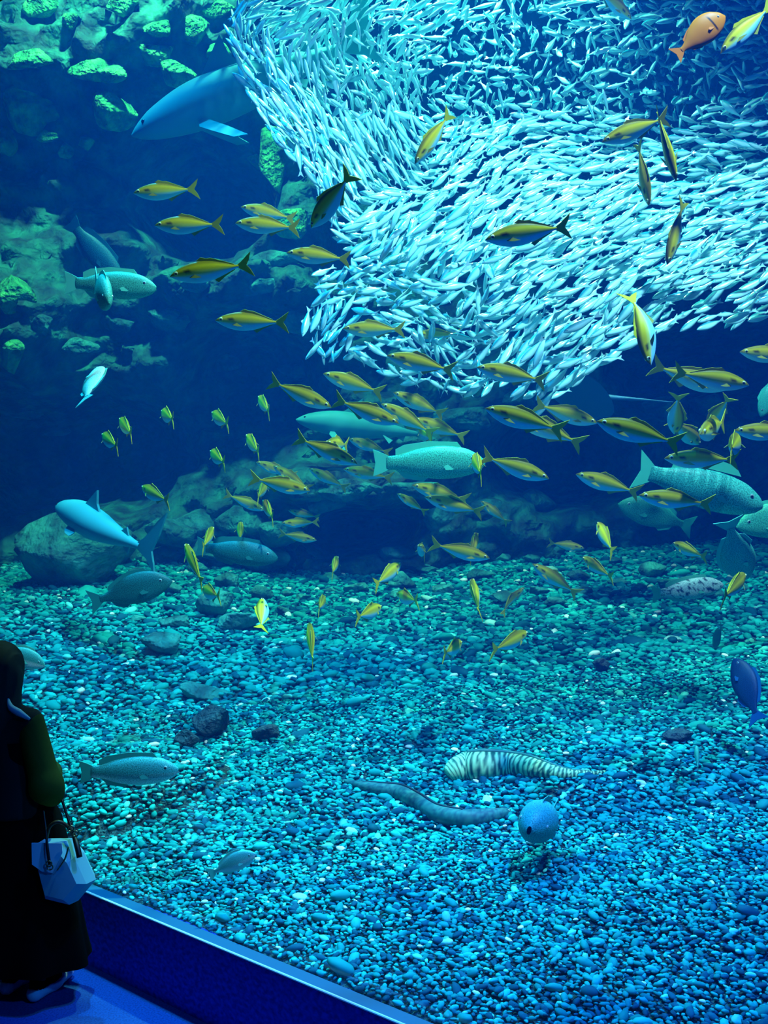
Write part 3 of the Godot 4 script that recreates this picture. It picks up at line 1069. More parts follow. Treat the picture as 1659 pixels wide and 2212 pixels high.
const PEC := [[0.5, 0.02], [0.55, 0.03], [0.61, 0.0], [0.59, -0.03], [0.53, -0.03], [0.5, -0.015]]
const SHARKPEC := [[0.5, 0.06], [0.52, 0.02], [0.6, -0.1], [0.66, -0.2], [0.61, -0.18], [0.55, -0.1], [0.5, -0.03]]


func swimmer(called: String, label: String, prof: Array, fins: Array, colour: Callable, fincol: Color, h: Array, length: float, mode := 0, depth := 0.0, lean := 0.2, up := Vector3.ZERO, bend := 0.0, extra := {}) -> Node3D:
	var t := thing(called, label, "fish")
	fincol = fincol if fincol.r > 0.6 else fincol * Color(0.3, 0.9, 0.6)
	var s := {"prof": prof, "fins": fins, "colour": colour, "fin_colour": func(_t, _y): return fincol, "bend": bend, "stations": 26, "seg": 18, "mat": M.scales, "eye": [0.12, 0.04, 0.02], "side_fins": [["pectoral_fin", PEC, 0.27, -0.03, 0.12, 0.2]], "eye_ring": Color(0.25, 0.4, 0.4)}
	s.merge(extra, true)
	fish_parts(t, s)
	fish_at(t, h[0], h[1], h[2], h[3], length, mode, depth, lean, up)
	return t


func two_tone(back: Color, belly: Color, at := 0.0) -> Callable:
	var k := Color(0.3, 0.9, 0.6)
	back = back if back.r > 0.6 else back * k
	belly = belly if belly.r > 0.6 else belly * k
	return func(_t, v): return lerp_c(belly, back, (v - at + 0.15) / 0.3)


func big_fish() -> void:
	var sh := {"eye": [0.06, 0.02, 0.008], "side_fins": [["pectoral_fin", SHARKPEC, 0.24, -0.055, 1.0, 0.1], ["pelvic_fin", [[0.5, 0.02], [0.56, -0.05], [0.58, -0.02]], 0.58, -0.045, 0.6, 0.1]], "stations": 30, "seg": 22, "mat": M.fish, "eye_ring": Color(0.02, 0.02, 0.02)}
	var shark_skin := two_tone(Color(0.18, 0.45, 0.68), Color(0.18, 0.45, 0.68))
	var shark_fin := Color(0.16, 0.42, 0.64)
	var sh2 := sh.duplicate()
	sh2.side_fins = [["pectoral_fin", PEC, 0.24, -0.055, 0.8, 0.1]]
	swimmer("shark", "large grey shark gliding out from behind the sardine school", SHARK, shark_fins(), shark_skin, shark_fin, [284, 290, 842, 60], 2.2, 2, 8.6, 0.3, Vector3.ZERO, 0.0, sh)
	swimmer("shark", "grey shark swimming away past the huge boulder, tail towards us", SHARK, shark_fins(), shark_skin, shark_fin, [128, 1090, 330, 1205], 1.5, 1, 8.6, 0.2, Vector3.ZERO, 0.15, sh2)
	swimmer("shark", "grey shark cruising behind the yellow-backed stream below the sardines", SHARK, shark_fins(), shark_skin, shark_fin, [640, 905, 960, 945], 1.75, 0, 11.7, 0.1, Vector3.ZERO, 0.3, sh)
	swimmer("grey_fish", "blue-grey fish slanting down behind the pale bream", WRASSE, wrasse_fins(), two_tone(Color(0.1, 0.3, 0.4), Color(0.12, 0.36, 0.45)), Color(0.1, 0.3, 0.4), [262, 610, 150, 478], 0.85, 0, 9.0, 0.0, Vector3(0.8, 0.6, 0.2))
	swimmer("bream", "pale turquoise bream swimming beside a fish that faces us", WRASSE, wrasse_fins(), two_tone(Color(0.25, 0.62, 0.62), Color(0.35, 0.75, 0.75)), Color(0.4, 0.75, 0.75), [338, 621, 140, 610], 0.62, 0, 0.0, 0.2)
	swimmer("bream", "pale blunt-headed fish facing us below the turquoise bream", BREAM, bream_fins(), two_tone(Color(0.35, 0.68, 0.72), Color(0.55, 0.82, 0.85)), Color(0.4, 0.7, 0.75), [236, 655, 205, 605], 0.5, 2, 6.0, 0.2)
	swimmer("bream", "white fish curling away from us in the deep blue water", BREAM, bream_fins(), two_tone(Color(0.62, 0.82, 0.88), Color(0.45, 0.72, 0.85)), Color(0.3, 0.55, 0.7), [212, 796, 182, 868], 0.5, 1, 6.6, 0.1, Vector3(0.8, 0.6, 0.1))
	swimmer("wrasse", "bright turquoise wrasse in the shade of the yellow-backed stream", WRASSE, wrasse_fins(), two_tone(Color(0.3, 0.85, 0.8), Color(0.4, 0.9, 0.88)), Color(0.35, 0.8, 0.78), [1048, 998, 806, 1000], 0.72, 0, 0.0, 0.15)
	swimmer("grouper", "banded turquoise grouper with pale vertical bars", WRASSE, bream_fins(), func(t, v): return lerp_c(Color(0.02, 0.4, 0.34), Color(0.1, 0.72, 0.56), 1.0 if (t > 0.3 and t < 0.85 and v > 0.05 and fmod(t * 13.0, 1.0) < 0.32) or t < 0.3 else 0.25), Color(0.25, 0.62, 0.64), [1648, 1092, 1370, 1012], 0.85, 0, 0.0, 0.1, Vector3.ZERO, 0.0, {"stations": 60})
	swimmer("grey_fish", "dull teal fish half hidden below the banded grouper", BREAM, bream_fins(), two_tone(Color(0.1, 0.4, 0.4), Color(0.14, 0.45, 0.44)), Color(0.1, 0.4, 0.4), [1335, 1088, 1500, 1140], 0.7, 0, 9.0, 0.1)
	swimmer("bream", "turquoise fish at the tank side touching the diving pale fish", BREAM, bream_fins(), two_tone(Color(0.25, 0.68, 0.68), Color(0.35, 0.78, 0.76)), Color(0.3, 0.7, 0.7), [1590, 1138, 1800, 1110], 0.72, 0, 0.0, 0.1)
	swimmer("bream", "pale cyan fish diving steeply beside the banded grouper", BREAM, bream_fins(), two_tone(Color(0.22, 0.62, 0.68), Color(0.4, 0.8, 0.85)), Color(0.25, 0.6, 0.68), [1612, 1252, 1572, 1120], 0.55, 1, 6.2, 0.0, Vector3(-0.9, 0.2, 0.2))
	swimmer("puffer", "white puffer with black spots lying on the gravel", WRASSE, wrasse_fins(), func(t, v): return Color(0.02, 0.04, 0.06) if noise.get_noise_2d(t * 11.0, v * 2.2) > 0.22 else Color(0.6, 0.75, 0.75), Color(0.3, 0.5, 0.5), [1562, 1262, 1408, 1284], 0.6, 0, 0.0, 0.2, Vector3.ZERO, 0.0, {"stations": 50, "seg": 28})
	swimmer("triggerfish", "dark blue fish diving tail-up over the gravel", BREAM, bream_fins(), two_tone(Color(0.01, 0.05, 0.2), Color(0.02, 0.07, 0.24)), Color(0.02, 0.1, 0.36), [1586, 1422, 1640, 1562], 0.5, 1, 5.6, 0.2, Vector3(0.6, 0.5, 0.5))
	swimmer("bream", "small dim fish hanging over the back of the gravel", BREAM, bream_fins(), two_tone(Color(0.06, 0.3, 0.36), Color(0.1, 0.36, 0.4)), Color(0.08, 0.3, 0.34), [1542, 1398, 1560, 1352], 0.25, 1, 6.6, 0.2)
	swimmer("bream", "tiny pale cyan fish above the dark flat stone", BREAM, bream_fins(), two_tone(Color(0.3, 0.75, 0.78), Color(0.4, 0.8, 0.8)), Color(0.3, 0.7, 0.7), [1504, 1612, 1508, 1664], 0.2, 1, 5.4, 0.2)
	swimmer("pufferfish", "round blue-grey fish facing us above the pebbles", BREAM, bream_fins(), two_tone(Color(0.14, 0.5, 0.8), Color(0.12, 0.42, 0.6)), Color(0.1, 0.36, 0.6), [1144, 1790, 1196, 1758], 0.52, 2, 4.7, 0.1, Vector3(0.25, 0.9, 0.0), 0.0, {"prof": [[0.0, 0.02, -0.05, 0.02], [0.04, 0.09, -0.09, 0.075], [0.15, 0.165, -0.14, 0.135], [0.35, 0.2, -0.16, 0.165], [0.6, 0.13, -0.11, 0.1], [0.78, 0.05, -0.05, 0.03], [0.85, 0.042, -0.042, 0.01]]})
	swimmer("bream", "silver bream with a bright white snout resting near the ledge", BREAM, bream_fins(), two_tone(Color(0.45, 0.85, 1.0), Color(0.9, 0.95, 0.95), -0.1), Color(0.45, 0.8, 0.9), [553, 1844, 448, 1890], 0.24, 0, 0.0, 0.1)
	swimmer("mullet", "long grey fish with a white belly line beside the visitor", WRASSE, wrasse_fins(), two_tone(Color(0.2, 0.6, 0.85), Color(0.95, 0.97, 0.95), -0.4), Color(0.12, 0.4, 0.5), [386, 1662, 172, 1668], 0.5, 0, 0.0, 0.1)
	swimmer("bream", "white-edged fish peeping out behind the visitor's head", BREAM, bream_fins(), two_tone(Color(0.2, 0.5, 0.7), Color(0.85, 0.9, 0.9), -0.2), Color(0.3, 0.6, 0.7), [98, 1438, -20, 1400], 0.36, 0, 0.0, 0.0)
	swimmer("grey_fish", "dark grey-blue fish below the shark tail", BREAM, bream_fins(), two_tone(Color(0.05, 0.22, 0.34), Color(0.08, 0.3, 0.42)), Color(0.06, 0.26, 0.36), [372, 1254, 190, 1302], 0.6, 0, 0.0, 0.1)
	swimmer("grey_fish", "blue-grey fish resting against the round dark boulder", WRASSE, wrasse_fins(), two_tone(Color(0.05, 0.26, 0.4), Color(0.08, 0.32, 0.44)), Color(0.06, 0.26, 0.36), [600, 1205, 424, 1180], 0.62, 0, 0.0, 0.1)
	swimmer("grey_fish", "pale turquoise fish nosing down beyond the knot of pale green fish", BREAM, bream_fins(), two_tone(Color(0.2, 0.65, 0.7), Color(0.25, 0.7, 0.75)), Color(0.2, 0.6, 0.65), [1642, 900, 1700, 800], 0.4, 0, 0.0, 0.0)
	swimmer("snapper", "bright orange sea bream with a black gill slash", BREAM, bream_fins(), func(t, v): return Color(0.05, 0.012, 0.0) if t > 0.235 and t < 0.262 and v < 0.45 and v > -0.7 else lerp_c(Color(0.72, 0.17, 0.0), Color(0.74, 0.22, 0.0), v), Color(0.75, 0.16, 0.0), [1566, 34, 1456, 122], 0.32, 0, 0.0, 0.0, Vector3(-0.5, 0.8, -0.1), 0.0, {"stations": 60, "mat": M.fish, "prof": [[0.0, 0.01, -0.015, 0.005], [0.05, 0.11, -0.07, 0.04], [0.18, 0.22, -0.15, 0.07], [0.38, 0.255, -0.19, 0.08], [0.58, 0.19, -0.15, 0.058], [0.73, 0.085, -0.075, 0.03], [0.8, 0.05, -0.045, 0.018], [0.85, 0.045, -0.045, 0.01]]})
	ray()
	moray("moray_eel", "pale striped moray eel arched on the gravel", [[968, 1676, 16], [985, 1664, 27], [1010, 1657, 33], [1045, 1655, 34], [1103, 1652, 27], [1150, 1658, 24], [1195, 1668, 17], [1235, 1673, 11], [1275, 1671, 7], [1313, 1666, 2]], true)
	moray("moray_eel", "dark moray eel stretched on the gravel in front of the striped one", [[742, 1687, 4], [775, 1696, 9], [820, 1704, 14], [868, 1713, 18], [905, 1732, 19], [945, 1757, 20], [1000, 1768, 20], [1050, 1764, 18], [1085, 1757, 12], [1102, 1752, 5]], false)


func ray() -> void:
	var t := thing("stingray", "large dim blue ray spreading its wings under the sardines", "ray")
	var v := PackedVector3Array()
	var n := 24
	var outline := []
	for k in n:
		var a := TAU * k / n
		outline.append(Vector2(cos(a) * 0.42, sin(a) * (0.62 if cos(a) > -0.2 else 0.5) * (1.0 - 0.25 * cos(a))))
	for ring in [[1.0, 0.0], [0.8, 0.035], [0.45, 0.075], [0.0, 0.1]]:
		for p in outline:
			v.append(Vector3(p.x * ring[0], ring[1] + 0.1 * pow(absf(p.y) * ring[0], 2), p.y * ring[0]))
	var idx := grid_idx(4, n, true)
	var v2 := v.duplicate()
	for q in v:
		v2.append(Vector3(q.x, 0.2 * pow(absf(q.z), 2) - q.y * 0.4, q.z))
	var idx2 := idx.duplicate()
	for k in range(0, idx.size(), 3):
		idx2.append_array([idx[k] + v.size(), idx[k + 2] + v.size(), idx[k + 1] + v.size()])
	var m := mat(Color(0.16, 0.4, 0.58), 0.6)
	part(t, "body", commit(v2, idx2), m)
	part(t, "tail", tube([Vector3(-0.36, 0.03, 0), Vector3(-0.7, 0.04, 0.02), Vector3(-1.2, 0.06, 0.06)], [0.035, 0.02, 0.004], 8), m)
	for s in [1.0, -1.0]:
		var o := part(t, "eye", eye_mesh(Color(0.1, 0.2, 0.25)), M.eye)
		o.transform = Transform3D(Basis(Vector3.RIGHT, -PI / 3 * s) * Basis.from_scale(Vector3.ONE * 0.02), Vector3(0.26, 0.075, 0.07 * s))
	var c := P(1255, 858, 9.6)
	t.transform = Transform3D(Basis.from_euler(Vector3(0.5, 2.6, 0.15)).scaled_local(Vector3.ONE * 0.75), c)


func tube(pts: Array, rad: Array, seg: int, colour = null, steps := 1, squash := 1.0) -> ArrayMesh:
	var v := PackedVector3Array()
	var col := PackedColorArray()
	var line := []
	var n := pts.size()
	for i in n - 1:
		for k in steps:
			var u := float(k) / steps
			var a: Vector3 = pts[maxi(i - 1, 0)]
			var d: Vector3 = pts[mini(i + 2, n - 1)]
			line.append([pts[i].cubic_interpolate(pts[i + 1], a, d, u) if steps > 1 else pts[i], lerpf(rad[i], rad[i + 1], u)])
	line.append([pts[n - 1], rad[n - 1]])
	var total := line.size()
	var up := Vector3.UP
	for i in total:
		var tan: Vector3 = (line[mini(i + 1, total - 1)][0] - line[maxi(i - 1, 0)][0]).normalized()
		if absf(tan.dot(up)) > 0.95:
			up = Vector3.RIGHT
		var s := tan.cross(up).normalized()
		var y := s.cross(tan)
		for j in seg:
			var a := TAU * j / seg
			v.append(line[i][0] + (s * cos(a) + y * sin(a) * squash) * line[i][1])
			if colour != null:
				col.append(colour.call(float(i) / (total - 1), sin(a), cos(a)))
	var idx := grid_idx(total, seg, true)
	for e in [0, total - 1]:
		var c := v.size()
		v.append(line[e][0])
		if colour != null:
			col.append(colour.call(float(e) / (total - 1), 0.0, 0.0))
		for j in seg:
			var p: int = e * seg + j
			var q: int = e * seg + (j + 1) % seg
			if e == 0:
				idx.append_array([c, p, q])
			else:
				idx.append_array([c, q, p])
	return commit(v, idx, col)


func moray(called: String, label: String, pts: Array, striped: bool) -> void:
	var t := thing(called, label, "eel")
	var line := []
	var rad := []
	for p in pts:
		var d := ground_hit(p[0], p[1] + p[2] * 0.9)
		var r: float = p[2] / FPX * d
		var c := P(p[0], p[1], d + r * 0.6)
		line.append(c)
		rad.append(r)
	var base: Vector3 = line[0]
	for i in line.size():
		line[i] -= base
	t.position = base
	var colour: Callable
	if striped:
		colour = func(u, s, k): return lerp_c(Color(0.01, 0.12, 0.07), Color(0.6, 0.95, 0.45), (sin(u * 210.0 * (1.0 + 0.25 * u) + 1.2 * k + 0.6 * noise.get_noise_2d(u * 30.0, s * 2.0) * 4.0) + 0.45) * 1.4 + (0.35 - u) * 1.6)
	else:
		colour = func(u, s, k): return lerp_c(Color(0.01, 0.08, 0.1), Color(0.04, 0.22, 0.18), 0.5 + 1.6 * noise.get_noise_3d(u * 40.0, k * 2.0, s * 2.0))
	part(t, "body", tube(line, rad, 20, colour, 16), vmat(0.6, 0.4))
	# a low fin ridge along the back
	var ridge := []
	var rr := []
	var from: int = 2 if striped else 1
	for i in range(from, line.size() - (1 if striped else 3)):
		ridge.append(line[i] + Vector3(0, rad[i] * 0.98, 0))
		rr.append(maxf(rad[i] * 0.16, 0.003))
	part(t, "dorsal_fin", tube(ridge, rr, 6, null, 8), mat(Color(0.25, 0.5, 0.42) if striped else Color(0.05, 0.14, 0.18), 0.6))
	var hi: int = 0 if striped else line.size() - 1
	var h2: int = 1 if striped else line.size() - 2
	for s in [1.0, -1.0]:
		var e := part(t, "eye", eye_mesh(Color(0.4, 0.5, 0.4)), M.eye)
		var side: Vector3 = (line[hi] - line[h2]).cross(Vector3.UP).normalized()
		e.transform = Transform3D(Basis.from_scale(Vector3.ONE * 0.008), line[hi] * 0.4 + line[h2] * 0.6 + side * rad[h2] * 0.72 * s + Vector3(0, rad[h2] * 0.45, 0))


# ------------------------------------------------------------------ visitor
# surface nets over a distance field
func sdf_arrays(lo: Vector3, hi: Vector3, cell: float, f: Callable) -> Array:
	var n := Vector3i(((hi - lo) / cell).ceil()) + Vector3i.ONE
	var val := PackedFloat32Array()
	val.resize(n.x * n.y * n.z)
	var sx := 1
	var sy := n.x
	var sz := n.x * n.y
	for k in n.z:
		for j in n.y:
			for i in n.x:
				val[i + j * sy + k * sz] = f.call(lo + Vector3(i, j, k) * cell)
	var at := PackedInt32Array()
	at.resize(val.size())
	at.fill(-1)
	var v := PackedVector3Array()
	var idx := PackedInt32Array()
	for k in n.z - 1:
		for j in n.y - 1:
			for i in n.x - 1:
				var b := i + j * sy + k * sz
				var mask := 0
				for c in 8:
					if val[b + (c & 1) + ((c >> 1) & 1) * sy + ((c >> 2) & 1) * sz] < 0.0:
						mask += 1
				if mask == 0 or mask == 8:
					continue
				var sum := Vector3.ZERO
				var cnt := 0
				for c in 8:
					for ax in 3:
						if c & (1 << ax):
							continue
						var e := c | (1 << ax)
						var va := val[b + (c & 1) + ((c >> 1) & 1) * sy + ((c >> 2) & 1) * sz]
						var vb := val[b + (e & 1) + ((e >> 1) & 1) * sy + ((e >> 2) & 1) * sz]
						if (va < 0.0) != (vb < 0.0):
							var p := Vector3(c & 1, (c >> 1) & 1, (c >> 2) & 1)
							p[ax] += va / (va - vb)
							sum += p
							cnt += 1
				at[b] = v.size()
				v.append(lo + (Vector3(i, j, k) + sum / cnt) * cell)
	var step := [sx, sy, sz]
	for k in range(1, n.z - 1):
		for j in range(1, n.y - 1):
			for i in range(1, n.x - 1):
				var b := i + j * sy + k * sz
				for ax in 3:
					var in0: bool = val[b] < 0.0
					if in0 == (val[b + step[ax]] < 0.0):
						continue
					var u: int = step[(ax + 1) % 3]
					var w: int = step[(ax + 2) % 3]
					var q := [at[b - u - w], at[b - w], at[b], at[b - u]]
					if q.min() < 0:
						continue
					if in0:
						idx.append_array([q[0], q[2], q[1], q[0], q[3], q[2]])
					else:
						idx.append_array([q[0], q[1], q[2], q[0], q[2], q[3]])
	return [v, idx]


func bone(p: Vector3, a: Vector3, b: Vector3, ra: float, rb: float) -> float:
	var ab := b - a
	var t := clampf((p - a).dot(ab) / maxf(ab.length_squared(), 1e-9), 0.0, 1.0)
	return p.distance_to(a + ab * t) - lerpf(ra, rb, t)


func smin(a: float, b: float, k: float) -> float:
	var h := maxf(k - absf(a - b), 0.0) / k
	return minf(a, b) - h * h * k * 0.25


func bones_field(list: Array, k: float) -> Callable:
	return func(p: Vector3):
		var d := 10.0
		for b in list:
			if b.size() == 2:
				var q: Vector3 = (p - b[0]) / b[1]
				d = smin(d, (q.length() - 1.0) * minf(b[1].x, minf(b[1].y, b[1].z)), k)
			else:
				d = smin(d, bone(p, b[0], b[1], b[2], b[3]), k)
		return d


func sdf_mesh(lo: Vector3, hi: Vector3, cell: float, f: Callable) -> ArrayMesh:
	var a := sdf_arrays(lo, hi, cell, f)
	return commit(a[0], a[1])


func loft(rows: Array, seg: int, folds: int, wave: float) -> ArrayMesh:
	# rows: [y, centre x, centre z, half width, half depth], waves grow towards the last row
	var v := PackedVector3Array()
	for i in rows.size():
		var r: Array = rows[i]
		var g: float = pow(float(i) / (rows.size() - 1), 2.0) * wave
		for j in seg:
			var a := TAU * j / seg
			var q := 1.0 + g * sin(a * folds + 0.7) + g * 0.5 * sin(a * 3.0 + 2.0)
			v.append(Vector3(r[1] + cos(a) * r[3] * q, r[0], r[2] + sin(a) * r[4] * q))
	return commit(v, grid_idx(rows.size(), seg, true, true))


func hand_bones(w: Vector3, dir: Vector3, side: Vector3, nrm: Vector3) -> Array:
	var out := [[w, w + dir * 0.035, 0.021, 0.024], [w + dir * 0.03 - side * 0.02, w + dir * 0.07 - side * 0.028, 0.015, 0.014], [w + dir * 0.03 + side * 0.02, w + dir * 0.07 + side * 0.028, 0.015, 0.013], [w + dir * 0.03, w + dir * 0.075, 0.016, 0.014]]
	var lens := [0.062, 0.07, 0.066, 0.052]
	for k in 4:
		var a := w + dir * 0.075 + side * (-0.029 + 0.0195 * k)
		var m: Vector3 = a + (dir * 0.92 + nrm * 0.35).normalized() * lens[k] * 0.5
		var e: Vector3 = m + (dir * 0.55 + nrm * 0.85).normalized() * lens[k] * 0.5
		out.append([a, m, 0.0088, 0.008])
		out.append([m, e, 0.008, 0.0068])
	var t0 := w + dir * 0.022 - side * 0.026
	var t1 := t0 + (dir * 0.7 - side * 0.7 + nrm * 0.3).normalized() * 0.038
	out.append([t0, t1, 0.012, 0.0095])
	out.append([t1, t1 + (dir * 0.9 + nrm * 0.5).normalized() * 0.03, 0.0095, 0.0075])
	return out


func visitor() -> void:
	var face := Vector3(0.25, 0, -0.97).normalized()
	var rt := face.cross(Vector3.UP)
	var t := thing("person", "person in a black dress and olive cardigan standing at the window, seen from behind", "person")
	t.transform = Transform3D(Basis(rt, Vector3.UP, -face), Vector3(-1.745, 0, -4.5))
	var skin := mat(Color(0.62, 0.45, 0.38), 0.6)
	var black := mat(Color(0.012, 0.012, 0.016), 0.95)
	black.metallic_specular = 0.2
	# body: one skin, with finer hands
	var body := [[Vector3(0, 1.475, -0.012), Vector3(0.076, 0.112, 0.096)], [Vector3(0, 1.42, -0.06), Vector3(0.05, 0.06, 0.05)], [Vector3(0, 1.46, -0.1), Vector3(0, 1.445, -0.118), 0.012, 0.013], [Vector3(0.078, 1.455, 0.0), Vector3(0.08, 1.475, 0.008), 0.012, 0.014], [Vector3(-0.078, 1.455, 0.0), Vector3(-0.08, 1.475, 0.008), 0.012, 0.014],
		[Vector3(0, 1.4, 0.02), Vector3(0.01, 1.27, 0.03), 0.048, 0.055], [Vector3(-0.13, 1.24, 0.02), Vector3(0.15, 1.24, 0.02), 0.05, 0.05], [Vector3(0.01, 1.2, 0.01), Vector3(0.05, 1.0, 0.0), 0.11, 0.095], [Vector3(0.06, 0.98, 0.0), Vector3(0.09, 0.86, 0.01), 0.1, 0.125],
		[Vector3(0.16, 1.235, 0.02), Vector3(0.26, 0.975, 0.05), 0.044, 0.036], [Vector3(0.26, 0.975, 0.05), Vector3(0.13, 1.0, -0.17), 0.036, 0.025], [Vector3(-0.14, 1.235, 0.02), Vector3(-0.23, 0.975, 0.04), 0.044, 0.036], [Vector3(-0.23, 0.975, 0.04), Vector3(-0.09, 1.0, -0.17), 0.036, 0.025],
		[Vector3(0.03, 0.84, 0.01), Vector3(0.045, 0.46, 0.0), 0.082, 0.052], [Vector3(0.045, 0.46, 0.0), Vector3(0.045, 0.09, 0.01), 0.05, 0.034], [Vector3(0.15, 0.84, 0.01), Vector3(0.19, 0.46, 0.01), 0.082, 0.052], [Vector3(0.19, 0.46, 0.01), Vector3(0.205, 0.09, 0.03), 0.05, 0.034]]
	var a := sdf_arrays(Vector3(-0.32, 0.0, -0.2), Vector3(0.34, 1.62, 0.18), 0.014, bones_field(body, 0.035))
	var v: PackedVector3Array = a[0]
	var idx: PackedInt32Array = a[1]
	for h in [[Vector3(0.13, 1.0, -0.17), Vector3(-0.7, 0.1, -0.7), 1.0], [Vector3(-0.09, 1.0, -0.17), Vector3(0.7, 0.1, -0.7), -1.0]]:
		var dir: Vector3 = h[1].normalized()
		var nrm: Vector3 = Vector3(0, 0, 1) - dir * dir.z
		nrm = nrm.normalized()
		var side: Vector3 = Vector3.DOWN * 1.0
		var hb := hand_bones(h[0], dir, side, nrm)
		var c: Vector3 = h[0] + dir * 0.07
		var e := sdf_arrays(c - Vector3.ONE * 0.085, c + Vector3.ONE * 0.085, 0.005, bones_field(hb, 0.007))
		var off := v.size()
		v.append_array(e[0])
		for q in e[1]:
			idx.append(q + off)
	var col := PackedColorArray()
	for p in v:
		col.append(Color(0.34, 0.17, 0.12) if p.y > 0.62 else Color(0.004, 0.004, 0.006))
	part(t, "body", commit(v, idx, col), vmat(0.6, 0.3))
	for sd in [1.0, -1.0]:
		var e := part(t, "eye", eye_mesh(Color(0.8, 0.8, 0.8)), M.eye)
		e.transform = Transform3D(Basis.from_scale(Vector3.ONE * 0.012), Vector3(0.032 * sd, 1.478, -0.094))
	# hair to the shoulders, open at the face
	var hair_b := [[Vector3(0.0, 1.492, 0.022), Vector3(0.104, 0.112, 0.112)], [Vector3(0, 1.46, 0.05), Vector3(0.01, 1.3, 0.085), 0.098, 0.088], [Vector3(0.01, 1.3, 0.085), Vector3(0.03, 1.12, 0.11), 0.088, 0.05], [Vector3(0.06, 1.42, 0.03), Vector3(0.085, 1.3, 0.06), 0.05, 0.04]]
	var hf := bones_field(hair_b, 0.04)
	var hair := func(p: Vector3):
		var d: float = hf.call(p)
		var cut := bone(p, Vector3(0, 1.52, -0.16), Vector3(0, 1.2, -0.16), 0.1, 0.16)
		return maxf(d + 0.003 * sin(p.x * 260.0), -cut)
	part(t, "hair", sdf_mesh(Vector3(-0.16, 1.02, -0.14), Vector3(0.18, 1.63, 0.22), 0.011, hair), mat(Color(0.015, 0.012, 0.012), 0.85))
	# dress
	part(t, "dress", loft([[1.16, 0.02, 0.01, 0.155, 0.12], [1.0, 0.05, 0.0, 0.145, 0.12], [0.92, 0.07, 0.0, 0.15, 0.125], [0.8, 0.09, 0.0, 0.19, 0.16], [0.6, 0.1, 0.0, 0.235, 0.19], [0.4, 0.1, 0.0, 0.27, 0.21], [0.25, 0.1, 0.0, 0.3, 0.225], [0.17, 0.105, 0.0, 0.315, 0.23], [0.172, 0.105, 0.0, 0.305, 0.222]], 72, 8, 0.07), black)
	# cardigan over the torso, sleeves apart
	var olive := mat(Color(0.2, 0.24, 0.1), 0.9)
	olive.metallic_specular = 0.2
	olive.backlight_enabled = true
	olive.backlight = Color(0.5, 0.6, 0.32)
	var cf := bones_field([[Vector3(-0.13, 1.24, 0.02), Vector3(0.15, 1.24, 0.02), 0.066, 0.066], [Vector3(0.01, 1.2, 0.01), Vector3(0.05, 1.0, 0.0), 0.135, 0.128], [Vector3(0.06, 0.98, 0.0), Vector3(0.085, 0.82, 0.01), 0.135, 0.16]], 0.04)
	var card := func(p: Vector3): return maxf(maxf(cf.call(p), 0.83 - p.y), -bone(p, Vector3(0, 1.36, -0.04), Vector3(0, 1.26, -0.06), 0.075, 0.06))
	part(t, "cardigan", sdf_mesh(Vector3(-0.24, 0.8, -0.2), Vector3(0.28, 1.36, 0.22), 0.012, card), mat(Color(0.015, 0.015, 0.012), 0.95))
	for sd in [1.0, -1.0]:
		var sh := Vector3(0.16 if sd > 0 else -0.14, 1.235, 0.02)
		var el := Vector3(0.262 if sd > 0 else -0.235, 0.965, 0.05)
		var wr := Vector3(0.15 if sd > 0 else -0.11, 0.97, -0.14)
		var sf := bones_field([[sh, el, 0.062, 0.066], [el, wr, 0.068, 0.06], [el, el + Vector3(0.01 * sd, -0.045, -0.03), 0.066, 0.05]], 0.03)
		part(t, "sleeve", sdf_mesh(Vector3(minf(sh.x, el.x) - 0.12, 0.8, -0.24), Vector3(maxf(sh.x, el.x) + 0.12, 1.34, 0.16), 0.012, sf), olive)
	# pale collar that shows beside the hair
	part(t, "collar", tube([Vector3(0.1, 1.36, 0.1), Vector3(0.12, 1.325, 0.11), Vector3(0.155, 1.3, 0.1), Vector3(0.2, 1.27, 0.085)], [0.004, 0.014, 0.016, 0.006], 10, null, 5), mat(Color(0.5, 0.62, 0.68), 0.8))
	# flat pale shoes
	for f in [[Vector3(0.205, 0, 0.055), Vector3(0.215, 0, -0.19)], [Vector3(0.045, 0, 0.03), Vector3(0.035, 0, -0.215)]]:
		var hl: Vector3 = f[0]
		var toe: Vector3 = f[1]
		var ff := bones_field([[hl + Vector3(0, 0.04, 0), hl.lerp(toe, 0.55) + Vector3(0, 0.035, 0), 0.036, 0.04], [hl.lerp(toe, 0.5) + Vector3(0, 0.035, 0), toe + Vector3(0, 0.03, 0), 0.043, 0.03]], 0.02)
		var shoe := func(p: Vector3):
			var top := 0.062 - 0.028 * clampf((hl.z - p.z) / 0.1, 0.0, 1.0) + 0.02 * clampf((hl.z - 0.16 - p.z) / 0.05, 0.0, 1.0)
			var mouth := bone(p, hl + Vector3(0, 0.085, -0.02), hl.lerp(toe, 0.55) + Vector3(0, 0.075, 0), 0.042, 0.034)
			return maxf(maxf(maxf(ff.call(p), 0.004 - p.y), p.y - top - 0.01), -mouth)
		part(t, "shoe", sdf_mesh(Vector3(minf(hl.x, toe.x) - 0.06, -0.008, toe.z - 0.06), Vector3(maxf(hl.x, toe.x) + 0.06, 0.11, hl.z + 0.06), 0.0065, shoe), mat(Color(0.95, 0.92, 0.93), 0.55))
		part(t, "foot", tube([hl + Vector3(0, 0.09, -0.02), hl + Vector3(0, 0.05, -0.02), hl.lerp(toe, 0.5) + Vector3(0, 0.04, 0), toe + Vector3(0, 0.03, 0.03)], [0.034, 0.032, 0.03, 0.02], 10, null, 4), black)
	handbag()


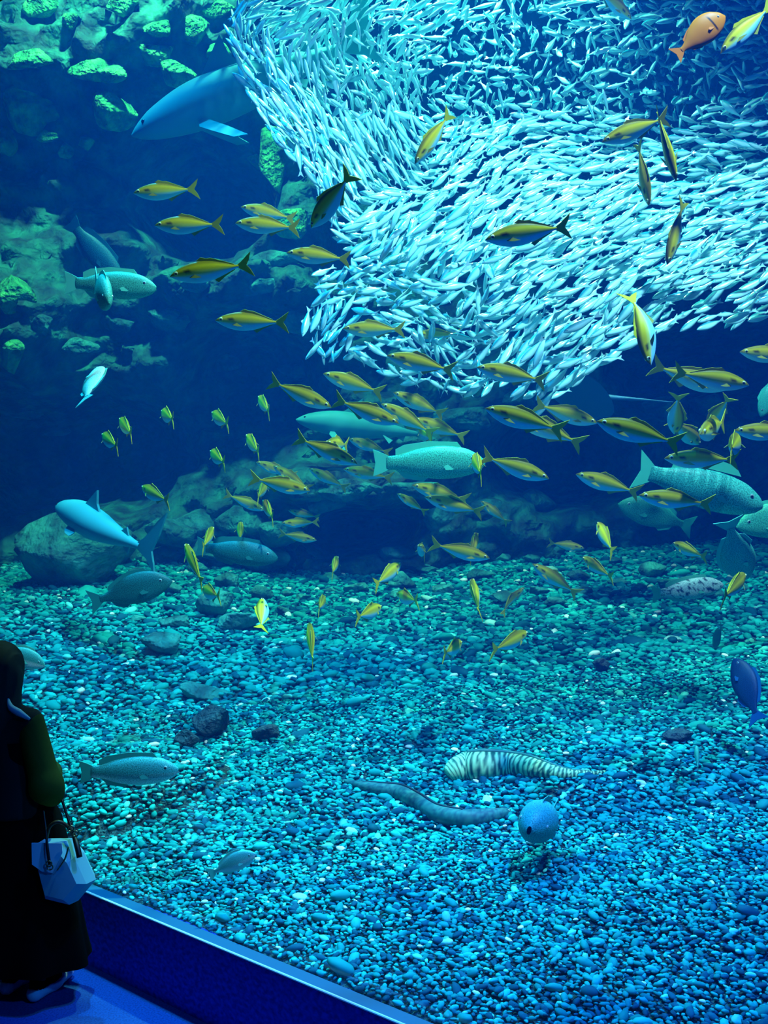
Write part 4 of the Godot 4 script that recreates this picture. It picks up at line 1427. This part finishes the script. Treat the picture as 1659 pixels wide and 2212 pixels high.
func handbag() -> void:
	var b := thing("handbag", "pale bucket handbag with black straps hanging from the visitor's arm", "bag")
	var d := 4.33
	var base := P(140, 1950, d)
	b.position = base
	var out := [[93, 1816], [150, 1815], [176, 1846], [203, 1905], [165, 1951], [112, 1938], [98, 1885], [86, 1832]]
	var c := Vector3.ZERO
	var ring := []
	for q in out:
		var p := P(q[0], q[1], d) - base
		ring.append(p)
		c += p / 8.0
	var v := PackedVector3Array()
	for lay in [[0.0, 0.07], [0.74, 0.068], [0.97, 0.03], [1.0, -0.03], [0.85, -0.075], [0.0, -0.08]]:
		for p in ring:
			v.append(c + (p - c) * lay[0] + Vector3(0.02 * (-1.0 if lay[1] > 0 else 0.0), 0, lay[1]))
	part(b, "bag_body", commit(v, grid_idx(6, 8, true), PackedColorArray(), true), mat(Color(0.5, 0.74, 0.76), 0.6))
	# flap corner folded over the front
	var fl := slab(PackedVector2Array([Vector2(-0.1, 0.07), Vector2(0.03, 0.07), Vector2(0.035, 0.03), Vector2(-0.005, -0.055), Vector2(-0.05, -0.05), Vector2(-0.095, -0.02)]), 0.006)
	var flap := part(b, "flap", fl, mat(Color(0.7, 0.86, 0.88), 0.6))
	flap.position = c + Vector3(-0.012, 0.06, 0.074)
	flap.rotation = Vector3(-0.1, 0, 0)
	var blk := mat(Color(0.01, 0.01, 0.012), 0.5)
	var gold := mat(Color(0.75, 0.66, 0.45), 0.3, 1.0)
	var pp := func(x, y, dz): return P(x, y, d + dz) - base
	part(b, "strap", tube([pp.call(134, 1728, 0.05), pp.call(146, 1765, 0.03), pp.call(158, 1800, 0.0), pp.call(166, 1826, -0.04), pp.call(172, 1852, -0.06)], [0.006, 0.006, 0.009, 0.013, 0.013], 8, null, 4), blk)
	part(b, "strap", tube([pp.call(94, 1752, 0.0), pp.call(99, 1790, -0.06), pp.call(102, 1830, -0.085), pp.call(107, 1866, -0.09)], [0.004, 0.004, 0.007, 0.007], 8, null, 4), blk)
	part(b, "handle", tube([pp.call(100, 1812, -0.06), pp.call(106, 1788, -0.06), pp.call(120, 1776, -0.06), pp.call(136, 1778, -0.05), pp.call(150, 1790, -0.04), pp.call(160, 1806, -0.03)], [0.008, 0.008, 0.008, 0.008, 0.008, 0.01], 10, null, 5), mat(Color(0.3, 0.19, 0.06), 0.5))
	for q in [[153, 1790], [163, 1801], [106, 1866], [108, 1873]]:
		var r := part(b, "buckle", torus_mesh(0.012, 0.003), gold)
		r.position = pp.call(q[0], q[1], -0.1)
	part(b, "cord", tube([pp.call(148, 1830, -0.1), pp.call(140, 1856, -0.105), pp.call(124, 1880, -0.1)], [0.004, 0.004, 0.003], 8, null, 4), gold)


func torus_mesh(r: float, w: float) -> ArrayMesh:
	var v := PackedVector3Array()
	for i in 17:
		var a := TAU * i / 16
		for j in 6:
			var q := TAU * j / 6
			v.append(Vector3(cos(a) * (r + w * cos(q)), sin(a) * (r + w * cos(q)), w * sin(q)))
	return commit(v, grid_idx(17, 6, true, true))
